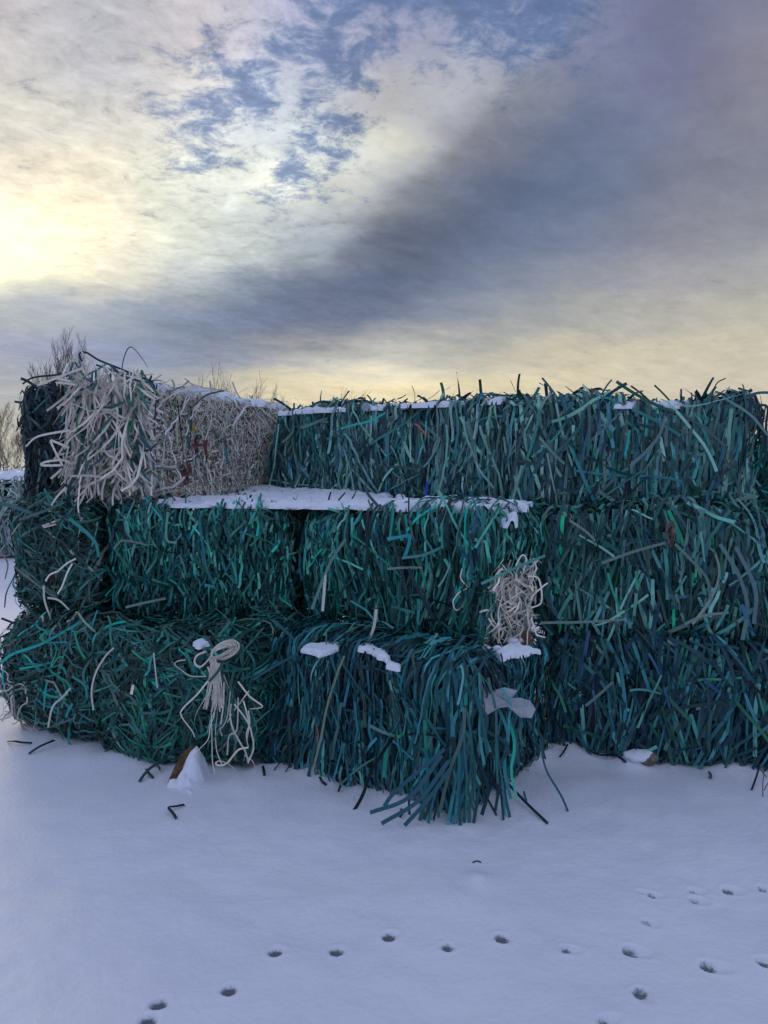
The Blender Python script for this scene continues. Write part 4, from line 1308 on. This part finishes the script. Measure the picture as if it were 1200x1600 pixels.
def bare_tree(name, label, base, h, seed, spread=.5, stems=1, group=None, depth=5, thick=.012):
    rng = random.Random(seed)
    root = empty(name, base)
    tag(root, label, 'tree' if 'tree' in name else 'shrub', group)
    TV, TF, CV, CF = [], [], [], []

    def grow(p, d, ln, r0, lev):
        segs = 4
        q = p
        for s in range(segs):
            d = d + np.array([rng.gauss(0, .09), rng.gauss(0, .09), .05])
            d = d / np.linalg.norm(d)
            nq = q + d * ln / segs
            ra, rb = max(r0 * (1 - .6 * s / segs), .0035), max(r0 * (1 - .6 * (s + 1) / segs), .003)
            if lev == 0:
                tube(TV, TF, q, nq, ra, rb, 6)
            else:
                tube(CV, CF, q, nq, ra, rb, 3)
            if lev < depth - 1 and (s > 0 or lev > 0):
                for _ in range(2 if lev < 3 else 1 + (rng.random() < .4)):
                    th = rng.uniform(0, 2 * PI)
                    sp = spread * rng.uniform(.6, 1.3)
                    nd = d + np.array([math.cos(th) * sp, math.sin(th) * sp, .1])
                    nd /= np.linalg.norm(nd)
                    grow(nq, nd, ln * rng.uniform(.42, .62), rb * .6, lev + 1)
            q = nq

    for s in range(stems):
        off = np.array([rng.gauss(0, .25), rng.gauss(0, .25), 0]) * (stems > 1)
        lean = np.array([rng.gauss(0, .18), rng.gauss(0, .18), 1.0]) if stems > 1 else np.array([rng.gauss(0, .05), 0, 1.0])
        grow(off, lean / np.linalg.norm(lean), h * rng.uniform(.55, .72) if stems > 1 else h * .72, thick * h * .55, 0)
    new_mesh_obj('trunk', np.array(TV), np.array(TF), M_BARK, None, root)
    new_mesh_obj('crown', np.array(CV), np.array(CF), M_BARK, None, root)
    return root


def ground_at(px_, d):
    x = at(px_, 700, d)[0]
    return (x, d, gz(x, d) - .1)


bare_tree('bare_tree', 'bare tree with a rounded twiggy crown rising behind the left end of the stack', ground_at(97, 26), 4.2, 3, .34, 1, None, 5)
TG = 'bare scrub behind the pale bale'
for k, (x, h, d) in enumerate(((290, 3.0, 26), (318, 3.6, 27), (342, 3.7, 26), (368, 3.5, 27), (388, 3.0, 28))):
    bare_tree('bare_shrub', ['leftmost thin bare shrub behind the top edge of the pale bale', 'tall bare shrub second from the left behind the pale bale', 'tallest bare shrub in the middle of those behind the pale bale',
                             'bare shrub second from the right behind the pale bale', 'low bare shrub rising just where the pale bale ends'][k], ground_at(x, d), h, 40 + k, .34, 3, TG, 4, .006)
bare_tree('bare_shrub', 'small wispy bare shrub showing over the snow of the back bale', ground_at(487, 30), 3.9, 61, .3, 2, None, 4, .007)
bare_tree('bare_tree', 'slim bare tree far off at the left edge of the picture', ground_at(4, 42), 3.9, 71, .5, 1, None, 5)
bare_tree('bare_tree', 'short bare tree far off just beside the dark slate bale', ground_at(24, 46), 3.6, 72, .5, 1, None, 5)
bare_tree('bare_tree', 'bare tree far off outside the left edge', ground_at(-40, 44), 4.2, 73, .5, 1, None, 5)

# low far wood on the horizon: one mass nobody could count
rng = random.Random(9)
V, F = [], []
for k in range(2600):
    a = rng.uniform(-60, 60)
    d = rng.uniform(150, 190)
    x, y = d * math.sin(R(a)), d * math.cos(R(a))
    h = rng.uniform(1.6, 4.2)
    b = np.array([x, y, -0.5])
    t = b + np.array([rng.gauss(0, .5), rng.gauss(0, .5), h])
    tube(V, F, b, t, .10, .02, 3)
    for _ in range(4):
        s = b + (t - b) * rng.uniform(.2, .8)
        tube(V, F, s, s + np.array([rng.gauss(0, .7), rng.gauss(0, .7), rng.uniform(.3, 1.0)]), .05, .015, 3)
tw_ = new_mesh_obj('far_treeline', np.array(V), np.array(F), M_BARK)
tag(tw_, 'thin dark line of leafless brushwood along the horizon', 'treeline', None, 'stuff')
